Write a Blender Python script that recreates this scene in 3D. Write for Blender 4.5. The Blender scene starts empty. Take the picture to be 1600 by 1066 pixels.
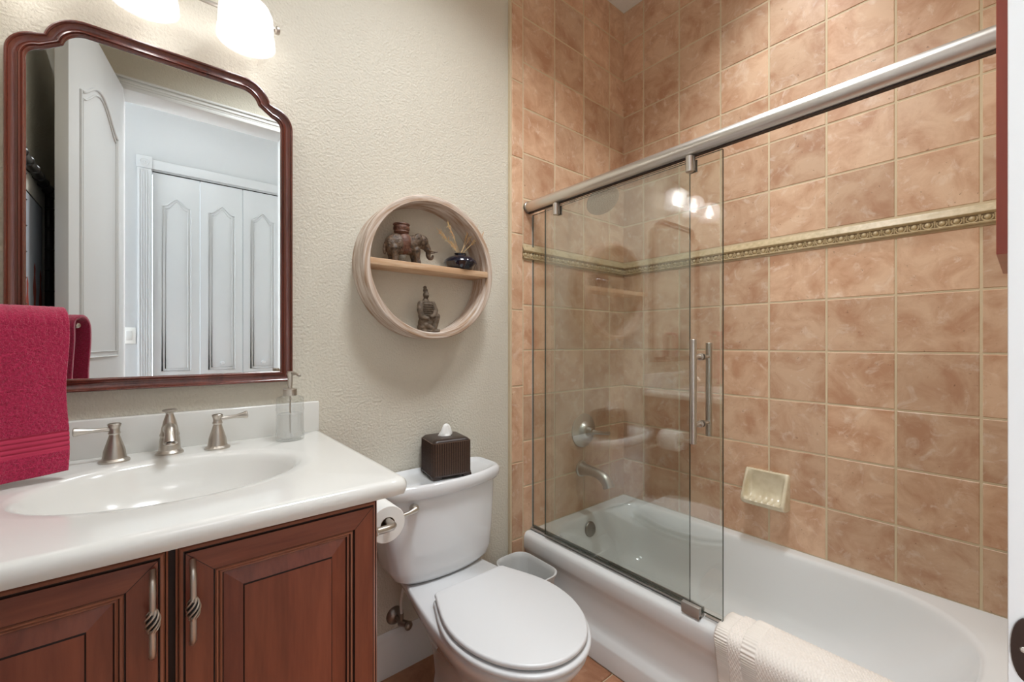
import bpy, bmesh, math, random
from mathutils import Vector, Matrix, noise
random.seed(7)
PI = math.pi
C = bpy.context.scene.collection
sc = bpy.context.scene

# ---------------------------------------------------------------- camera, world, lights
cam_d = bpy.data.cameras.new('camera'); cam = bpy.data.objects.new('camera', cam_d); C.objects.link(cam)
cam.location = (-1.9567, -1.4486, 1.1573); cam.rotation_euler = (PI/2, 0, -math.radians(40.479))
cam_d.sensor_width = 36; cam_d.lens = 15.119; cam_d.shift_x = -18.0/1600; cam_d.shift_y = 3.1/1600
cam_d.clip_start = 0.01
sc.camera = cam
w = bpy.data.worlds.new('world'); sc.world = w; w.use_nodes = True
w.node_tree.nodes['Background'].inputs[0].default_value = (0.86, 0.93, 1.0, 1)
w.node_tree.nodes['Background'].inputs[1].default_value = 9.0
sc.view_settings.view_transform = 'Standard'; sc.view_settings.look = 'None'
sc.view_settings.exposure = 0.0; sc.view_settings.gamma = 1.0; sc.view_settings.use_curve_mapping = False
def area(name, loc, sx, sy, power, col, rot=(0,0,0), spread=180):
    d = bpy.data.lights.new(name, 'AREA'); d.shape = 'RECTANGLE'; d.size = sx; d.size_y = sy; d.energy = power; d.color = col; d.spread = math.radians(spread)
    o = bpy.data.objects.new(name, d); C.objects.link(o); o.location = loc; o.rotation_euler = rot; return o
CEIL = 2.968
area('added_bath_light', (-1.30, -0.86, CEIL-0.075), 0.36, 0.36, 17.5, (0.92, 0.965, 1.0), spread=132)  # added out of view to give the bathroom ambient light
area('shower_ceiling_light', (-0.36, -0.85, CEIL-0.02), 0.16, 0.16, 5.0, (0.92, 0.965, 1.0), spread=100)
area('added_hall_light', (-1.75, -2.1, CEIL-0.075), 0.36, 0.36, 2.5, (0.95, 0.97, 1.0))  # added out of view to brighten the hall
BULB = 15.0

# ---------------------------------------------------------------- helpers
def root_loc(o):
    while o.parent: o = o.parent
    return Vector(o.location)
def obj(name, bm, mats, parent=None, smooth=True, loc=None, ang=40):
    if parent is not None:
        bmesh.ops.translate(bm, verts=bm.verts, vec=-root_loc(parent))
    elif loc is not None:
        bmesh.ops.translate(bm, verts=bm.verts, vec=-Vector(loc))
    me = bpy.data.meshes.new(name); bm.to_mesh(me); bm.free()
    if not isinstance(mats, (list, tuple)): mats = [mats]
    for m in mats: me.materials.append(m)
    if smooth:
        me.polygons.foreach_set('use_smooth', [True]*len(me.polygons))
        me.set_sharp_from_angle(angle=math.radians(ang))
    o = bpy.data.objects.new(name, me); C.objects.link(o)
    if parent is not None: o.parent = parent
    elif loc is not None: o.location = loc
    return o
def thing(name, label, cat, loc, group=None):
    o = bpy.data.objects.new(name, None); C.objects.link(o); o.location = loc; o.empty_display_size = 0.05
    return tag(o, label, cat, group)
def tag(o, label, cat, group=None):
    o['label'] = label; o['category'] = cat
    if group: o['group'] = group
    return o
def struct(name, bm, mats, parent=None, smooth=False, label=None):
    o = obj(name, bm, mats, parent, smooth)
    if parent is None: o['kind'] = 'structure'
    if label: o['label'] = label
    return o
def NB(): return bmesh.new()
def box(bm, x0, y0, z0, x1, y1, z1, bev=0, seg=2, mi=0, rot=None):
    if x0 > x1: x0, x1 = x1, x0
    if y0 > y1: y0, y1 = y1, y0
    if z0 > z1: z0, z1 = z1, z0
    t = bmesh.new()
    bmesh.ops.create_cube(t, size=1)
    bmesh.ops.scale(t, vec=(x1-x0, y1-y0, z1-z0), verts=t.verts)
    if bev: bmesh.ops.bevel(t, geom=t.edges[:], offset=bev, segments=seg, profile=0.5, affect='EDGES')
    if rot: bmesh.ops.rotate(t, verts=t.verts, cent=(0,0,0), matrix=rot)
    bmesh.ops.translate(t, verts=t.verts, vec=((x0+x1)/2, (y0+y1)/2, (z0+z1)/2))
    merge(bm, t, mi)
def merge(bm, t, mi=None):
    vm = {}
    for v in t.verts: vm[v] = bm.verts.new(v.co)
    for f in t.faces:
        try:
            nf = bm.faces.new([vm[v] for v in f.verts]); nf.material_index = f.material_index if mi is None else mi
        except ValueError: pass
    t.free()
def loft(bm, rings, cap0=True, cap1=True, closed=True, mi=0):
    R = [[bm.verts.new(p) for p in r] for r in rings]
    n = len(R[0])
    for a, b in zip(R, R[1:]):
        for i in range(n if closed else n-1):
            j = (i+1) % n
            f = bm.faces.new((a[i], a[j], b[j], b[i])); f.material_index = mi
    if closed and cap0: f = bm.faces.new(list(reversed(R[0]))); f.material_index = mi
    if closed and cap1: f = bm.faces.new(R[-1]); f.material_index = mi
    return R
def fixn(bm): bmesh.ops.recalc_face_normals(bm, faces=bm.faces[:])
def lathe(bm, prof, org=(0,0,0), axis=(0,0,1), n=32, mi=0, cap=True):
    """prof = list of (radius, height) along axis"""
    q = Vector((0,0,1)).rotation_difference(Vector(axis).normalized())
    rings = []
    for r, h in prof:
        r = max(r, 1e-5)
        rings.append([Vector(org) + q @ Vector((r*math.cos(2*PI*i/n), r*math.sin(2*PI*i/n), h)) for i in range(n)])
    loft(bm, rings, cap, cap, True, mi)
def tube(bm, pts, rad, n=12, mi=0, closed=False):
    pts = [Vector(p) for p in pts]; m = len(pts)
    if not isinstance(rad, (list, tuple)): rad = [rad]*m
    up = None; rings = []
    for i, p in enumerate(pts):
        if closed: t = pts[(i+1) % m] - pts[i-1]
        elif i == 0: t = pts[1]-pts[0]
        elif i == m-1: t = pts[-1]-pts[-2]
        else: t = (pts[i+1]-pts[i]).normalized() + (pts[i]-pts[i-1]).normalized()
        t.normalize()
        if up is None:
            up = Vector((0,0,1)) if abs(t.z) < 0.9 else Vector((1,0,0))
        u = (up - t*up.dot(t)); u.normalize(); v = t.cross(u); up = u
        rings.append([p + (u*math.cos(2*PI*k/n) + v*math.sin(2*PI*k/n))*rad[i] for k in range(n)])
    if closed: rings.append(rings[0])
    loft(bm, rings, not closed, not closed, True, mi)
def ball(bm, c, r, q=None, n=16, mi=0):
    t = bmesh.new(); bmesh.ops.create_uvsphere(t, u_segments=n, v_segments=max(8, n*2//3), radius=1)
    if not isinstance(r, (list, tuple)): r = (r, r, r)
    bmesh.ops.scale(t, vec=r, verts=t.verts)
    if q: bmesh.ops.rotate(t, verts=t.verts, cent=(0,0,0), matrix=q)
    bmesh.ops.translate(t, verts=t.verts, vec=c); merge(bm, t, mi)
def bez(p0, p1, p2, p3, n=10):
    p0, p1, p2, p3 = map(Vector, (p0, p1, p2, p3)); out = []
    for i in range(n+1):
        t = i/n; out.append(p0*(1-t)**3 + p1*3*t*(1-t)**2 + p2*3*t*t*(1-t) + p3*t**3)
    return out
def spline(pts, k=6):
    pts = [Vector(p) for p in pts]; out = []
    for i in range(len(pts)-1):
        a = pts[max(0, i-1)]; b = pts[i]; c = pts[i+1]; d = pts[min(len(pts)-1, i+2)]
        for j in range(k):
            t = j/k
            out.append(0.5*((2*b) + (c-a)*t + (2*a-5*b+4*c-d)*t*t + (3*b-a-3*c+d)*t**3))
    out.append(pts[-1]); return out
def rrect(x0, y0, x1, y1, r, z, n=8, radii=None):
    """ring, counter clockwise from corner (x1,y0); radii per corner (x1y0, x1y1, x0y1, x0y0)"""
    rr = radii or (r, r, r, r); out = []
    cs = [(x1, y0, -90, -1, 1), (x1, y1, 0, -1, -1), (x0, y1, 90, 1, -1), (x0, y0, 180, 1, 1)]
    for (cx, cy, a0, sx, sy), R in zip(cs, rr):
        for k in range(n+1):
            a = math.radians(a0 + 90*k/n)
            out.append(Vector((cx+sx*R+R*math.cos(a), cy+sy*R+R*math.sin(a), z)))
    return out
def remesh(o, vs, sm=2):
    m = o.modifiers.new('remesh', 'REMESH'); m.mode = 'VOXEL'; m.voxel_size = vs; m.use_smooth_shade = True
    s = o.modifiers.new('smooth', 'SMOOTH'); s.iterations = sm; s.factor = 0.5
    return o

# ---------------------------------------------------------------- materials
def srgb(c):
    return tuple(((v/255)/12.92 if v/255 <= 0.04045 else ((v/255+0.055)/1.055)**2.4) for v in c) + (1,)
def mat(name, col, rough=0.5, metal=0.0, spec=0.5, coat=0.0, bump=None, var=None, sheen=0.0, aniso=0):
    m = bpy.data.materials.new(name); m.use_nodes = True; nt = m.node_tree; b = nt.nodes['Principled BSDF']
    c = srgb(col); b.inputs['Base Color'].default_value = c; b.inputs['Roughness'].default_value = rough
    b.inputs['Metallic'].default_value = metal; b.inputs['Specular IOR Level'].default_value = spec
    b.inputs['Coat Weight'].default_value = coat; b.inputs['Coat Roughness'].default_value = 0.08
    b.inputs['Sheen Weight'].default_value = sheen
    tc = nt.nodes.new('ShaderNodeTexCoord')
    if bump:
        scale, dist, detail = bump
        n = nt.nodes.new('ShaderNodeTexNoise'); n.inputs['Scale'].default_value = scale; n.inputs['Detail'].default_value = detail
        bp = nt.nodes.new('ShaderNodeBump'); bp.inputs['Distance'].default_value = dist; bp.inputs['Strength'].default_value = 1
        nt.links.new(tc.outputs['Object'], n.inputs['Vector']); nt.links.new(n.outputs['Fac'], bp.inputs['Height'])
        nt.links.new(bp.outputs['Normal'], b.inputs['Normal'])
    if var:
        scale, col2, stretch = var
        mp = nt.nodes.new('ShaderNodeMapping'); mp.inputs['Scale'].default_value = stretch
        n = nt.nodes.new('ShaderNodeTexNoise'); n.inputs['Scale'].default_value = scale; n.inputs['Detail'].default_value = 6
        r = nt.nodes.new('ShaderNodeValToRGB'); r.color_ramp.elements[0].position = 0.35; r.color_ramp.elements[1].position = 0.68
        r.color_ramp.elements[0].color = c; r.color_ramp.elements[1].color = srgb(col2)
        nt.links.new(tc.outputs['Object'], mp.inputs['Vector']); nt.links.new(mp.outputs['Vector'], n.inputs['Vector'])
        nt.links.new(n.outputs['Fac'], r.inputs['Fac']); nt.links.new(r.outputs['Color'], b.inputs['Base Color'])
    return m
def wood(name, c1, c2, axis, rough=0.35, coat=0.3, sc_=1.0, seams=False):
    m = bpy.data.materials.new(name); m.use_nodes = True; nt = m.node_tree; b = nt.nodes['Principled BSDF']
    tc = nt.nodes.new('ShaderNodeTexCoord'); mp = nt.nodes.new('ShaderNodeMapping')
    s = [14*sc_, 14*sc_, 14*sc_]; s[axis] = 1.3*sc_
    mp.inputs['Scale'].default_value = s
    n = nt.nodes.new('ShaderNodeTexNoise'); n.inputs['Scale'].default_value = 1.6; n.inputs['Detail'].default_value = 5; n.inputs['Distortion'].default_value = 0.6
    n2 = nt.nodes.new('ShaderNodeTexNoise'); n2.inputs['Scale'].default_value = 12; n2.inputs['Detail'].default_value = 3
    mx = nt.nodes.new('ShaderNodeMix'); mx.data_type = 'FLOAT'; mx.inputs[0].default_value = 0.3
    r = nt.nodes.new('ShaderNodeValToRGB'); r.color_ramp.elements[0].position = 0.3; r.color_ramp.elements[1].position = 0.7
    r.color_ramp.elements[0].color = srgb(c1); r.color_ramp.elements[1].color = srgb(c2)
    L = nt.links.new
    L(tc.outputs['Object'], mp.inputs['Vector']); L(mp.outputs['Vector'], n.inputs['Vector']); L(mp.outputs['Vector'], n2.inputs['Vector'])
    L(n.outputs['Fac'], mx.inputs[2]); L(n2.outputs['Fac'], mx.inputs[3]); L(mx.outputs[0], r.inputs['Fac'])
    out = r.outputs['Color']
    if seams:   # glued-up boards, each of its own tone
        sp = nt.nodes.new('ShaderNodeSeparateXYZ'); L(tc.outputs['Object'], sp.inputs[0])
        sn = nt.nodes.new('ShaderNodeMath'); sn.operation = 'SNAP'; sn.inputs[1].default_value = 0.083; L(sp.outputs[0], sn.inputs[0])
        wn = nt.nodes.new('ShaderNodeTexWhiteNoise'); wn.noise_dimensions = '1D'; L(sn.outputs[0], wn.inputs['W'])
        hs = nt.nodes.new('ShaderNodeHueSaturation'); mr = nt.nodes.new('ShaderNodeMapRange')
        mr.inputs[3].default_value = 0.72; mr.inputs[4].default_value = 1.22
        L(wn.outputs['Value'], mr.inputs[0]); L(mr.outputs[0], hs.inputs['Value']); L(out, hs.inputs['Color']); out = hs.outputs['Color']
    L(out, b.inputs['Base Color'])
    b.inputs['Roughness'].default_value = rough; b.inputs['Coat Weight'].default_value = coat; b.inputs['Coat Roughness'].default_value = 0.12
    return m
def tilemat(name, c1, c2, c3, rough=0.38):
    """terracotta travertine-look glaze; per-tile offset comes from the face attribute 'tid'"""
    m = bpy.data.materials.new(name); m.use_nodes = True; nt = m.node_tree; b = nt.nodes['Principled BSDF']; L = nt.links.new
    tc = nt.nodes.new('ShaderNodeTexCoord'); at = nt.nodes.new('ShaderNodeAttribute'); at.attribute_name = 'tid'
    mu = nt.nodes.new('ShaderNodeMath'); mu.operation = 'MULTIPLY'; mu.inputs[1].default_value = 40; L(at.outputs['Fac'], mu.inputs[0])
    def nz(scale, det, dist, add):
        n = nt.nodes.new('ShaderNodeTexNoise'); n.noise_dimensions = '4D'; n.inputs['Scale'].default_value = scale
        n.inputs['Detail'].default_value = det; n.inputs['Distortion'].default_value = dist; n.inputs['Roughness'].default_value = 0.62
        a = nt.nodes.new('ShaderNodeMath'); a.operation = 'ADD'; a.inputs[1].default_value = add; L(mu.outputs[0], a.inputs[0])
        L(tc.outputs['Object'], n.inputs['Vector']); L(a.outputs[0], n.inputs['W']); return n
    n1 = nz(9, 8, 0.7, 0); n2 = nz(13, 8, 1.8, 9); n3 = nz(70, 3, 0, 3)
    r1 = nt.nodes.new('ShaderNodeValToRGB'); e = r1.color_ramp.elements
    e[0].position = 0.36; e[0].color = srgb(c1); e[1].position = 0.60; e[1].color = srgb(c2)
    L(n1.outputs['Fac'], r1.inputs['Fac'])
    r2 = nt.nodes.new('ShaderNodeValToRGB'); e = r2.color_ramp.elements
    e[0].position = 0.55; e[0].color = (0,0,0,1); e[1].position = 0.75; e[1].color = (0.75,0.75,0.75,1)
    L(n2.outputs['Fac'], r2.inputs['Fac'])
    mx = nt.nodes.new('ShaderNodeMix'); mx.data_type = 'RGBA'; L(r2.outputs['Color'], mx.inputs[0]); L(r1.outputs['Color'], mx.inputs[6]); mx.inputs[7].default_value = srgb(c3)
    hs = nt.nodes.new('ShaderNodeHueSaturation'); mr = nt.nodes.new('ShaderNodeMapRange'); mr.inputs[3].default_value = 0.86; mr.inputs[4].default_value = 1.12
    L(at.outputs['Fac'], mr.inputs[0]); L(mr.outputs[0], hs.inputs['Value']); L(mx.outputs[2], hs.inputs['Color'])
    # small dark pits
    r3 = nt.nodes.new('ShaderNodeValToRGB'); e = r3.color_ramp.elements; e[0].position = 0.27; e[0].color = (0.55,0.5,0.45,1); e[1].position = 0.33; e[1].color = (1,1,1,1)
    L(n3.outputs['Fac'], r3.inputs['Fac'])
    mm = nt.nodes.new('ShaderNodeMix'); mm.data_type = 'RGBA'; mm.blend_type = 'MULTIPLY'; mm.inputs[0].default_value = 1
    L(hs.outputs['Color'], mm.inputs[6]); L(r3.outputs['Color'], mm.inputs[7]); L(mm.outputs[2], b.inputs['Base Color'])
    bp = nt.nodes.new('ShaderNodeBump'); bp.inputs['Distance'].default_value = 0.0012; L(n1.outputs['Fac'], bp.inputs['Height']); L(bp.outputs['Normal'], b.inputs['Normal'])
    b.inputs['Roughness'].default_value = rough
    return m
def glassmat(name, tint, f0=0.045, rough=0.0):
    m = bpy.data.materials.new(name); m.use_nodes = True; nt = m.node_tree; L = nt.links.new
    nt.nodes.remove(nt.nodes['Principled BSDF']); out = nt.nodes['Material Output']
    g = nt.nodes.new('ShaderNodeNewGeometry'); d = nt.nodes.new('ShaderNodeVectorMath'); d.operation = 'DOT_PRODUCT'
    L(g.outputs['Normal'], d.inputs[0]); L(g.outputs['Incoming'], d.inputs[1])
    def M(op, a, bb):
        n = nt.nodes.new('ShaderNodeMath'); n.operation = op
        for i, x in enumerate((a, bb)):
            if x is None: continue
            if isinstance(x, (int, float)): n.inputs[i].default_value = x
            else: L(x, n.inputs[i])
        return n.outputs[0]
    c = M('ABSOLUTE', d.outputs['Value'], None); s = M('SUBTRACT', 1.0, c); p = M('POWER', s, 5.0)
    F = M('ADD', M('MULTIPLY', p, 1-f0), f0)
    t = nt.nodes.new('ShaderNodeBsdfTransparent'); t.inputs[0].default_value = tint
    gl = nt.nodes.new('ShaderNodeBsdfGlossy'); gl.inputs['Roughness'].default_value = rough
    mx = nt.nodes.new('ShaderNodeMixShader'); L(F, mx.inputs[0]); L(t.outputs[0], mx.inputs[1]); L(gl.outputs[0], mx.inputs[2]); L(mx.outputs[0], out.inputs[0])
    return m
def frost(name, alpha, col=(0.95,0.95,0.97,1)):
    m = bpy.data.materials.new(name); m.use_nodes = True; nt = m.node_tree; L = nt.links.new
    b = nt.nodes['Principled BSDF']; b.inputs['Base Color'].default_value = col; b.inputs['Roughness'].default_value = 0.12
    tl = nt.nodes.new('ShaderNodeBsdfTranslucent'); tl.inputs[0].default_value = col
    a = nt.nodes.new('ShaderNodeMixShader'); a.inputs[0].default_value = 0.5; L(b.outputs[0], a.inputs[1]); L(tl.outputs[0], a.inputs[2])
    t = nt.nodes.new('ShaderNodeBsdfTransparent'); mx = nt.nodes.new('ShaderNodeMixShader'); mx.inputs[0].default_value = alpha
    L(t.outputs[0], mx.inputs[1]); L(a.outputs[0], mx.inputs[2]); L(mx.outputs[0], nt.nodes['Material Output'].inputs[0])
    return m
def emit(name, col, s):
    m = bpy.data.materials.new(name); m.use_nodes = True; b = m.node_tree.nodes['Principled BSDF']
    b.inputs['Base Color'].default_value = (1,1,1,1); b.inputs['Emission Color'].default_value = col; b.inputs['Emission Strength'].default_value = s; return m

PAINT = mat('beige_orange_peel_paint', (214, 208, 193), 0.55, spec=0.35, bump=(135, 0.0032, 2.5))
HALLPAINT = mat('pale_hall_paint', (190, 192, 194), 0.6, spec=0.3)
CEILM = mat('ceiling_paint', (238, 236, 230), 0.8, bump=(60, 0.004, 2))
WHITE = mat('white_trim_paint', (230, 230, 228), 0.35)
DOORW = mat('white_door_paint', (208, 208, 207), 0.32)
CLOSET = mat('pale_grey_closet_paint', (194, 196, 198), 0.4)
TILE = tilemat('terracotta_wall_tile', (194, 148, 116), (220, 185, 154), (238, 221, 203))
FTILE = tilemat('terracotta_floor_tile', (160, 108, 78), (190, 138, 106), (210, 172, 146))
GROUT = mat('cream_grout', (214, 196, 164), 0.85, bump=(300, 0.0006, 2))
CREAM = mat('cream_glazed_border', (204, 184, 148), 0.35, var=(60, (182, 162, 124), (1,1,1)))
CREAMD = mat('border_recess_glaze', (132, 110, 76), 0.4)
ACRYL = mat('glossy_white_acrylic', (232, 233, 232), 0.12, coat=0.3)
PORC = mat('white_porcelain', (228, 229, 230), 0.08, coat=0.4)
SEATM = mat('white_seat_plastic', (222, 223, 224), 0.28)
MARBLE = mat('cultured_marble_white', (226, 225, 220), 0.16, coat=0.3)
NICKEL = mat('brushed_nickel', (200, 193, 184), 0.34, 1.0)
TRACKM = mat('track_metal', (190, 188, 184), 0.5, 0.75)
DNICK = mat('dark_nickel', (150, 145, 139), 0.38, 1.0)
RAILM = mat('satin_rail_metal', (216, 211, 204), 0.33, 1.0)
CHROME = mat('chrome', (214, 214, 214), 0.08, 1.0)
BLACK = mat('black_recess', (22, 18, 17), 0.6)
BRONZE = mat('dark_bronze_plate', (66, 52, 46), 0.3, 0.8)
GLASS = glassmat('clear_shower_glass', (0.95, 0.968, 0.958, 1), 0.11)
GEDGE = mat('dark_green_glass_edge', (58, 72, 66), 0.15)
MIRR = mat('silvered_mirror', (238, 241, 240), 0.0, 1.0)
CH_V = wood('cherry_vertical_grain', (112, 56, 42), (150, 84, 60), 2)
CH_H = wood('cherry_horizontal_grain', (116, 58, 44), (152, 88, 64), 0)
CH_P = wood('cherry_panel_boards', (108, 54, 42), (146, 80, 58), 2, seams=True)
GLAZE = mat('dark_glaze_line', (38, 20, 16), 0.5)
CH_L = wood('cherry_bead', (150, 92, 70), (172, 112, 86), 2)
MFR = wood('mahogany_mirror_frame', (74, 32, 24), (116, 54, 40), 2, rough=0.25, coat=0.9)
CAB = wood('red_cherry_cabinet', (150, 62, 46), (172, 80, 60), 2)
WASHW = mat('whitewashed_wood', (172, 142, 116), 0.7, var=(9, (224, 214, 204), (1,1,1)), bump=(60, 0.001, 4))
def polar(m, cz, k):
    nt = m.node_tree; L = nt.links.new; mp = [n for n in nt.nodes if n.type == 'MAPPING'][0]; tc = [n for n in nt.nodes if n.type == 'TEX_COORD'][0]
    sp = nt.nodes.new('ShaderNodeSeparateXYZ'); L(tc.outputs['Object'], sp.inputs[0])
    def M(op, a, bb=None):
        n = nt.nodes.new('ShaderNodeMath'); n.operation = op
        for i, x in enumerate((a, bb)):
            if x is None: continue
            if isinstance(x, (int, float)): n.inputs[i].default_value = x
            else: L(x, n.inputs[i])
        return n.outputs[0]
    zz = M('SUBTRACT', sp.outputs[2], cz); an = M('ARCTAN2', zz, sp.outputs[0]); rr = M('SQRT', M('ADD', M('MULTIPLY', zz, zz), M('MULTIPLY', sp.outputs[0], sp.outputs[0])))
    cb_ = nt.nodes.new('ShaderNodeCombineXYZ'); L(M('MULTIPLY', M('COSINE', an), k[0]), cb_.inputs[0]); L(M('ADD', M('MULTIPLY', M('SINE', an), k[0]), M('MULTIPLY', rr, k[1])), cb_.inputs[1]); L(M('MULTIPLY', sp.outputs[1], k[2]), cb_.inputs[2])
    L(cb_.outputs[0], mp.inputs['Vector'])
polar(WASHW, 0.249, (0.28, 12.0, 7.0))
BOARDW = mat('pale_shelf_wood', (196, 158, 122), 0.65, var=(8, (222, 196, 166), (1,8,8)))
TOWEL = mat('crimson_terry', (176, 30, 72), 0.95, spec=0.1, sheen=0.5, bump=(500, 0.003, 3), var=(260, (198, 46, 90), (1,1,1)))
TOWELB = mat('crimson_woven_band', (186, 34, 76), 0.7, sheen=0.3)
MATM = mat('cream_knit_cotton', (234, 226, 217), 0.95, spec=0.1, sheen=0.3)
PAPER = mat('white_paper', (243, 242, 238), 0.9)
CARD = mat('cardboard_core', (120, 96, 72), 0.9)
RATTAN = mat('dark_brown_woven', (50, 35, 29), 0.35)
RATTAN2 = mat('lighter_brown_woven', (98, 74, 60), 0.3)  # lighter brown for the horizontal canes, so the weave stands out
BRNZ = mat('antique_brown_resin', (58, 44, 34), 0.5, var=(90, (112, 90, 70), (1,1,1)), bump=(140, 0.003, 3))
REDRES = mat('reddish_brown_resin', (84, 52, 40), 0.5, var=(80, (122, 82, 62), (1,1,1)), bump=(160, 0.002, 3))
CLAY = mat('grey_brown_clay', (76, 64, 52), 0.7, var=(70, (112, 96, 78), (1,1,1)), bump=(120, 0.002, 3))
NAVY = mat('glossy_navy_glaze', (14, 18, 36), 0.06, coat=0.8)
STRAW = mat('dried_straw', (224, 200, 148), 0.8, var=(40, (212, 168, 124), (1,1,1)))
BIN = mat('light_grey_plastic', (214, 214, 212), 0.35)
CERAM = mat('cream_ceramic', (226, 214, 186), 0.2, coat=0.3, var=(30, (212, 198, 166), (1,1,1)))
SOAPG = glassmat('dispenser_glass', (0.94, 0.95, 0.95, 1), 0.06)
LIQ = frost('clear_hand_soap', 0.35, (0.93, 0.92, 0.90, 1))
SHADE = frost('ribbed_shade_glass', 0.48)
BULBM = emit('lit_bulb', (1.0, 0.97, 0.94, 1), BULB)
DIFF = emit('ceiling_diffuser', (1.0, 0.97, 0.93, 1), 3.0)
RUBW = mat('white_nylon_hose', (228, 226, 220), 0.4)
FRBLK = mat('black_bamboo', (30, 28, 28), 0.35)

# ---------------------------------------------------------------- room shell
XD = -2.29; YC = -1.455; YH = -2.70; DZ = 2.40; JX = -1.385; HX = -2.08
b = NB(); box(b, XD-0.12, 0, -0.1, 0.12, 0.12, CEIL+0.1); struct('wall_back', b, PAINT)
b = NB(); box(b, XD-0.12, YC-0.12, -0.1, XD, 0, CEIL+0.1); struct('wall_left', b, PAINT)
b = NB(); box(b, -0.0048, YC-0.12, -0.1, 0.12, 0, CEIL+0.1); struct('wall_right', b, GROUT)
b = NB(); box(b, JX+0.012, YC-0.12, 0, 0, YC, CEIL); box(b, XD, YC-0.12, 0, HX-0.012, YC, CEIL); box(b, HX-0.012, YC-0.12, DZ+0.012, JX+0.012, YC, CEIL)
struct('wall_front', b, PAINT)
b = NB(); box(b, -4.2, YH-0.12, CEIL, 0.4+0.9, 0.12, CEIL+0.1); struct('ceiling', b, CEILM)
b = NB(); box(b, -4.2, YH-0.12, -0.1, -1.98, YH, CEIL); box(b, -1.98+4*0.278, YH-0.12, -0.1, 1.3, YH, CEIL); box(b, -1.98, YH-0.12, 2.415, -1.98+4*0.278, YH, CEIL)
struct('wall_hall_far', b, HALLPAINT)
b = NB(); box(b, -4.2, YC-0.13, 0, XD-0.12, YC-0.01, CEIL); box(b, 0.12, YC-0.13, 0, 1.3, YC-0.01, CEIL)
struct('wall_hall_near', b, HALLPAINT)
b = NB(); box(b, -1.98, YH-0.62, 0, -0.86, YH-0.6, CEIL); struct('wall_closet_back', b, HALLPAINT)

def tiles(name, mats, plane, u0s, v0s, gap=0.0058, th=0.0065, off=0.0, parent=None):
    """u0s, v0s: lists of grout-line coordinates; plane: 'A' (wall y=0), 'B' (wall x=0), 'F' floor"""
    bm = NB(); lay = bm.faces.layers.float.new('tid')
    for i in range(len(u0s)-1):
        for j in range(len(v0s)-1):
            ua, ub, va, vb = u0s[i]+gap/2, u0s[i+1]-gap/2, v0s[j]+gap/2, v0s[j+1]-gap/2
            if ub-ua < 0.008 or vb-va < 0.008: continue
            c = 0.0022
            def P(u, v, d):
                d = d+off
                if plane == 'A': return (u, -d, v)
                if plane == 'B': return (-d, u, v)
                return (u, v, d)
            q0 = [bm.verts.new(P(*p, 0)) for p in ((ua,va),(ub,va),(ub,vb),(ua,vb))]
            q1 = [bm.verts.new(P(*p, th-c)) for p in ((ua,va),(ub,va),(ub,vb),(ua,vb))]
            q2 = [bm.verts.new(P(*p, th)) for p in ((ua+c,va+c),(ub-c,va+c),(ub-c,vb-c),(ua+c,vb-c))]
            t = random.random(); fs = [bm.faces.new(q2)]
            for k in range(4):
                l = (k+1) % 4
                fs.append(bm.faces.new((q0[k], q0[l], q1[l], q1[k]))); fs.append(bm.faces.new((q1[k], q1[l], q2[l], q2[k])))
            for f in fs: f[lay] = t
    fixn(bm)
    return struct(name, bm, mats, parent)
T1, SW, SH = 0.1361, 0.2032, 0.1999
lowz = [1.3245 + SH - k*SH for k in range(8)][::-1]           # up to 1.5244
lowz = [z for z in lowz if z > 0.1]
upz = [z for z in (2.7926 - k*SH for k in range(7))][::-1] + [CEIL]   # 1.593 .. 2.7926, ceiling
colB = [YC] + [-(T1+k*SW) for k in range(7)][::-1][0:] + [0]
colB = sorted(set([YC+0.001] + [-(T1+k*SW) for k in range(7)] + [0.0]))
colA = [-0.732, -0.5365, -0.3333, -0.1301, 0.0]
b = NB(); box(b, -0.732, -0.0088, 0.0, 0, 0.0, CEIL); struct('wall_back_shower', b, GROUT)
tiles('wall_right_lower_tile', TILE, 'B', colB, lowz)
tiles('wall_right_upper_tile', TILE, 'B', colB, upz)
tiles('wall_back_lower_tile', TILE, 'A', colA, lowz, off=0.004)
tiles('wall_back_upper_tile', TILE, 'A', colA, upz, off=0.004)
strip = sorted([0.308+k*0.3307 for k in range(-1, 9)]); strip = [max(0.0, strip[0])] + [z for z in strip[1:] if z < CEIL] + [CEIL]
b = NB(); box(b, -0.804, -0.0122, 0, -0.732, 0, CEIL); struct('wall_back_tile_backing', b, GROUT)
tiles('wall_back_edge_tile', TILE, 'A', [-0.800, -0.734], strip, th=0.007, off=0.0075)
b = NB(); box(b, -0.8085, -0.0165, 0, -0.8025, 0, CEIL, 0.002); struct('trim_1', b, GROUT)
# front (door) end wall tile above the tub
b = NB(); box(b, -0.732, YC, 0.0, 0, YC+0.004, CEIL); struct('wall_front_shower', b, GROUT)
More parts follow.
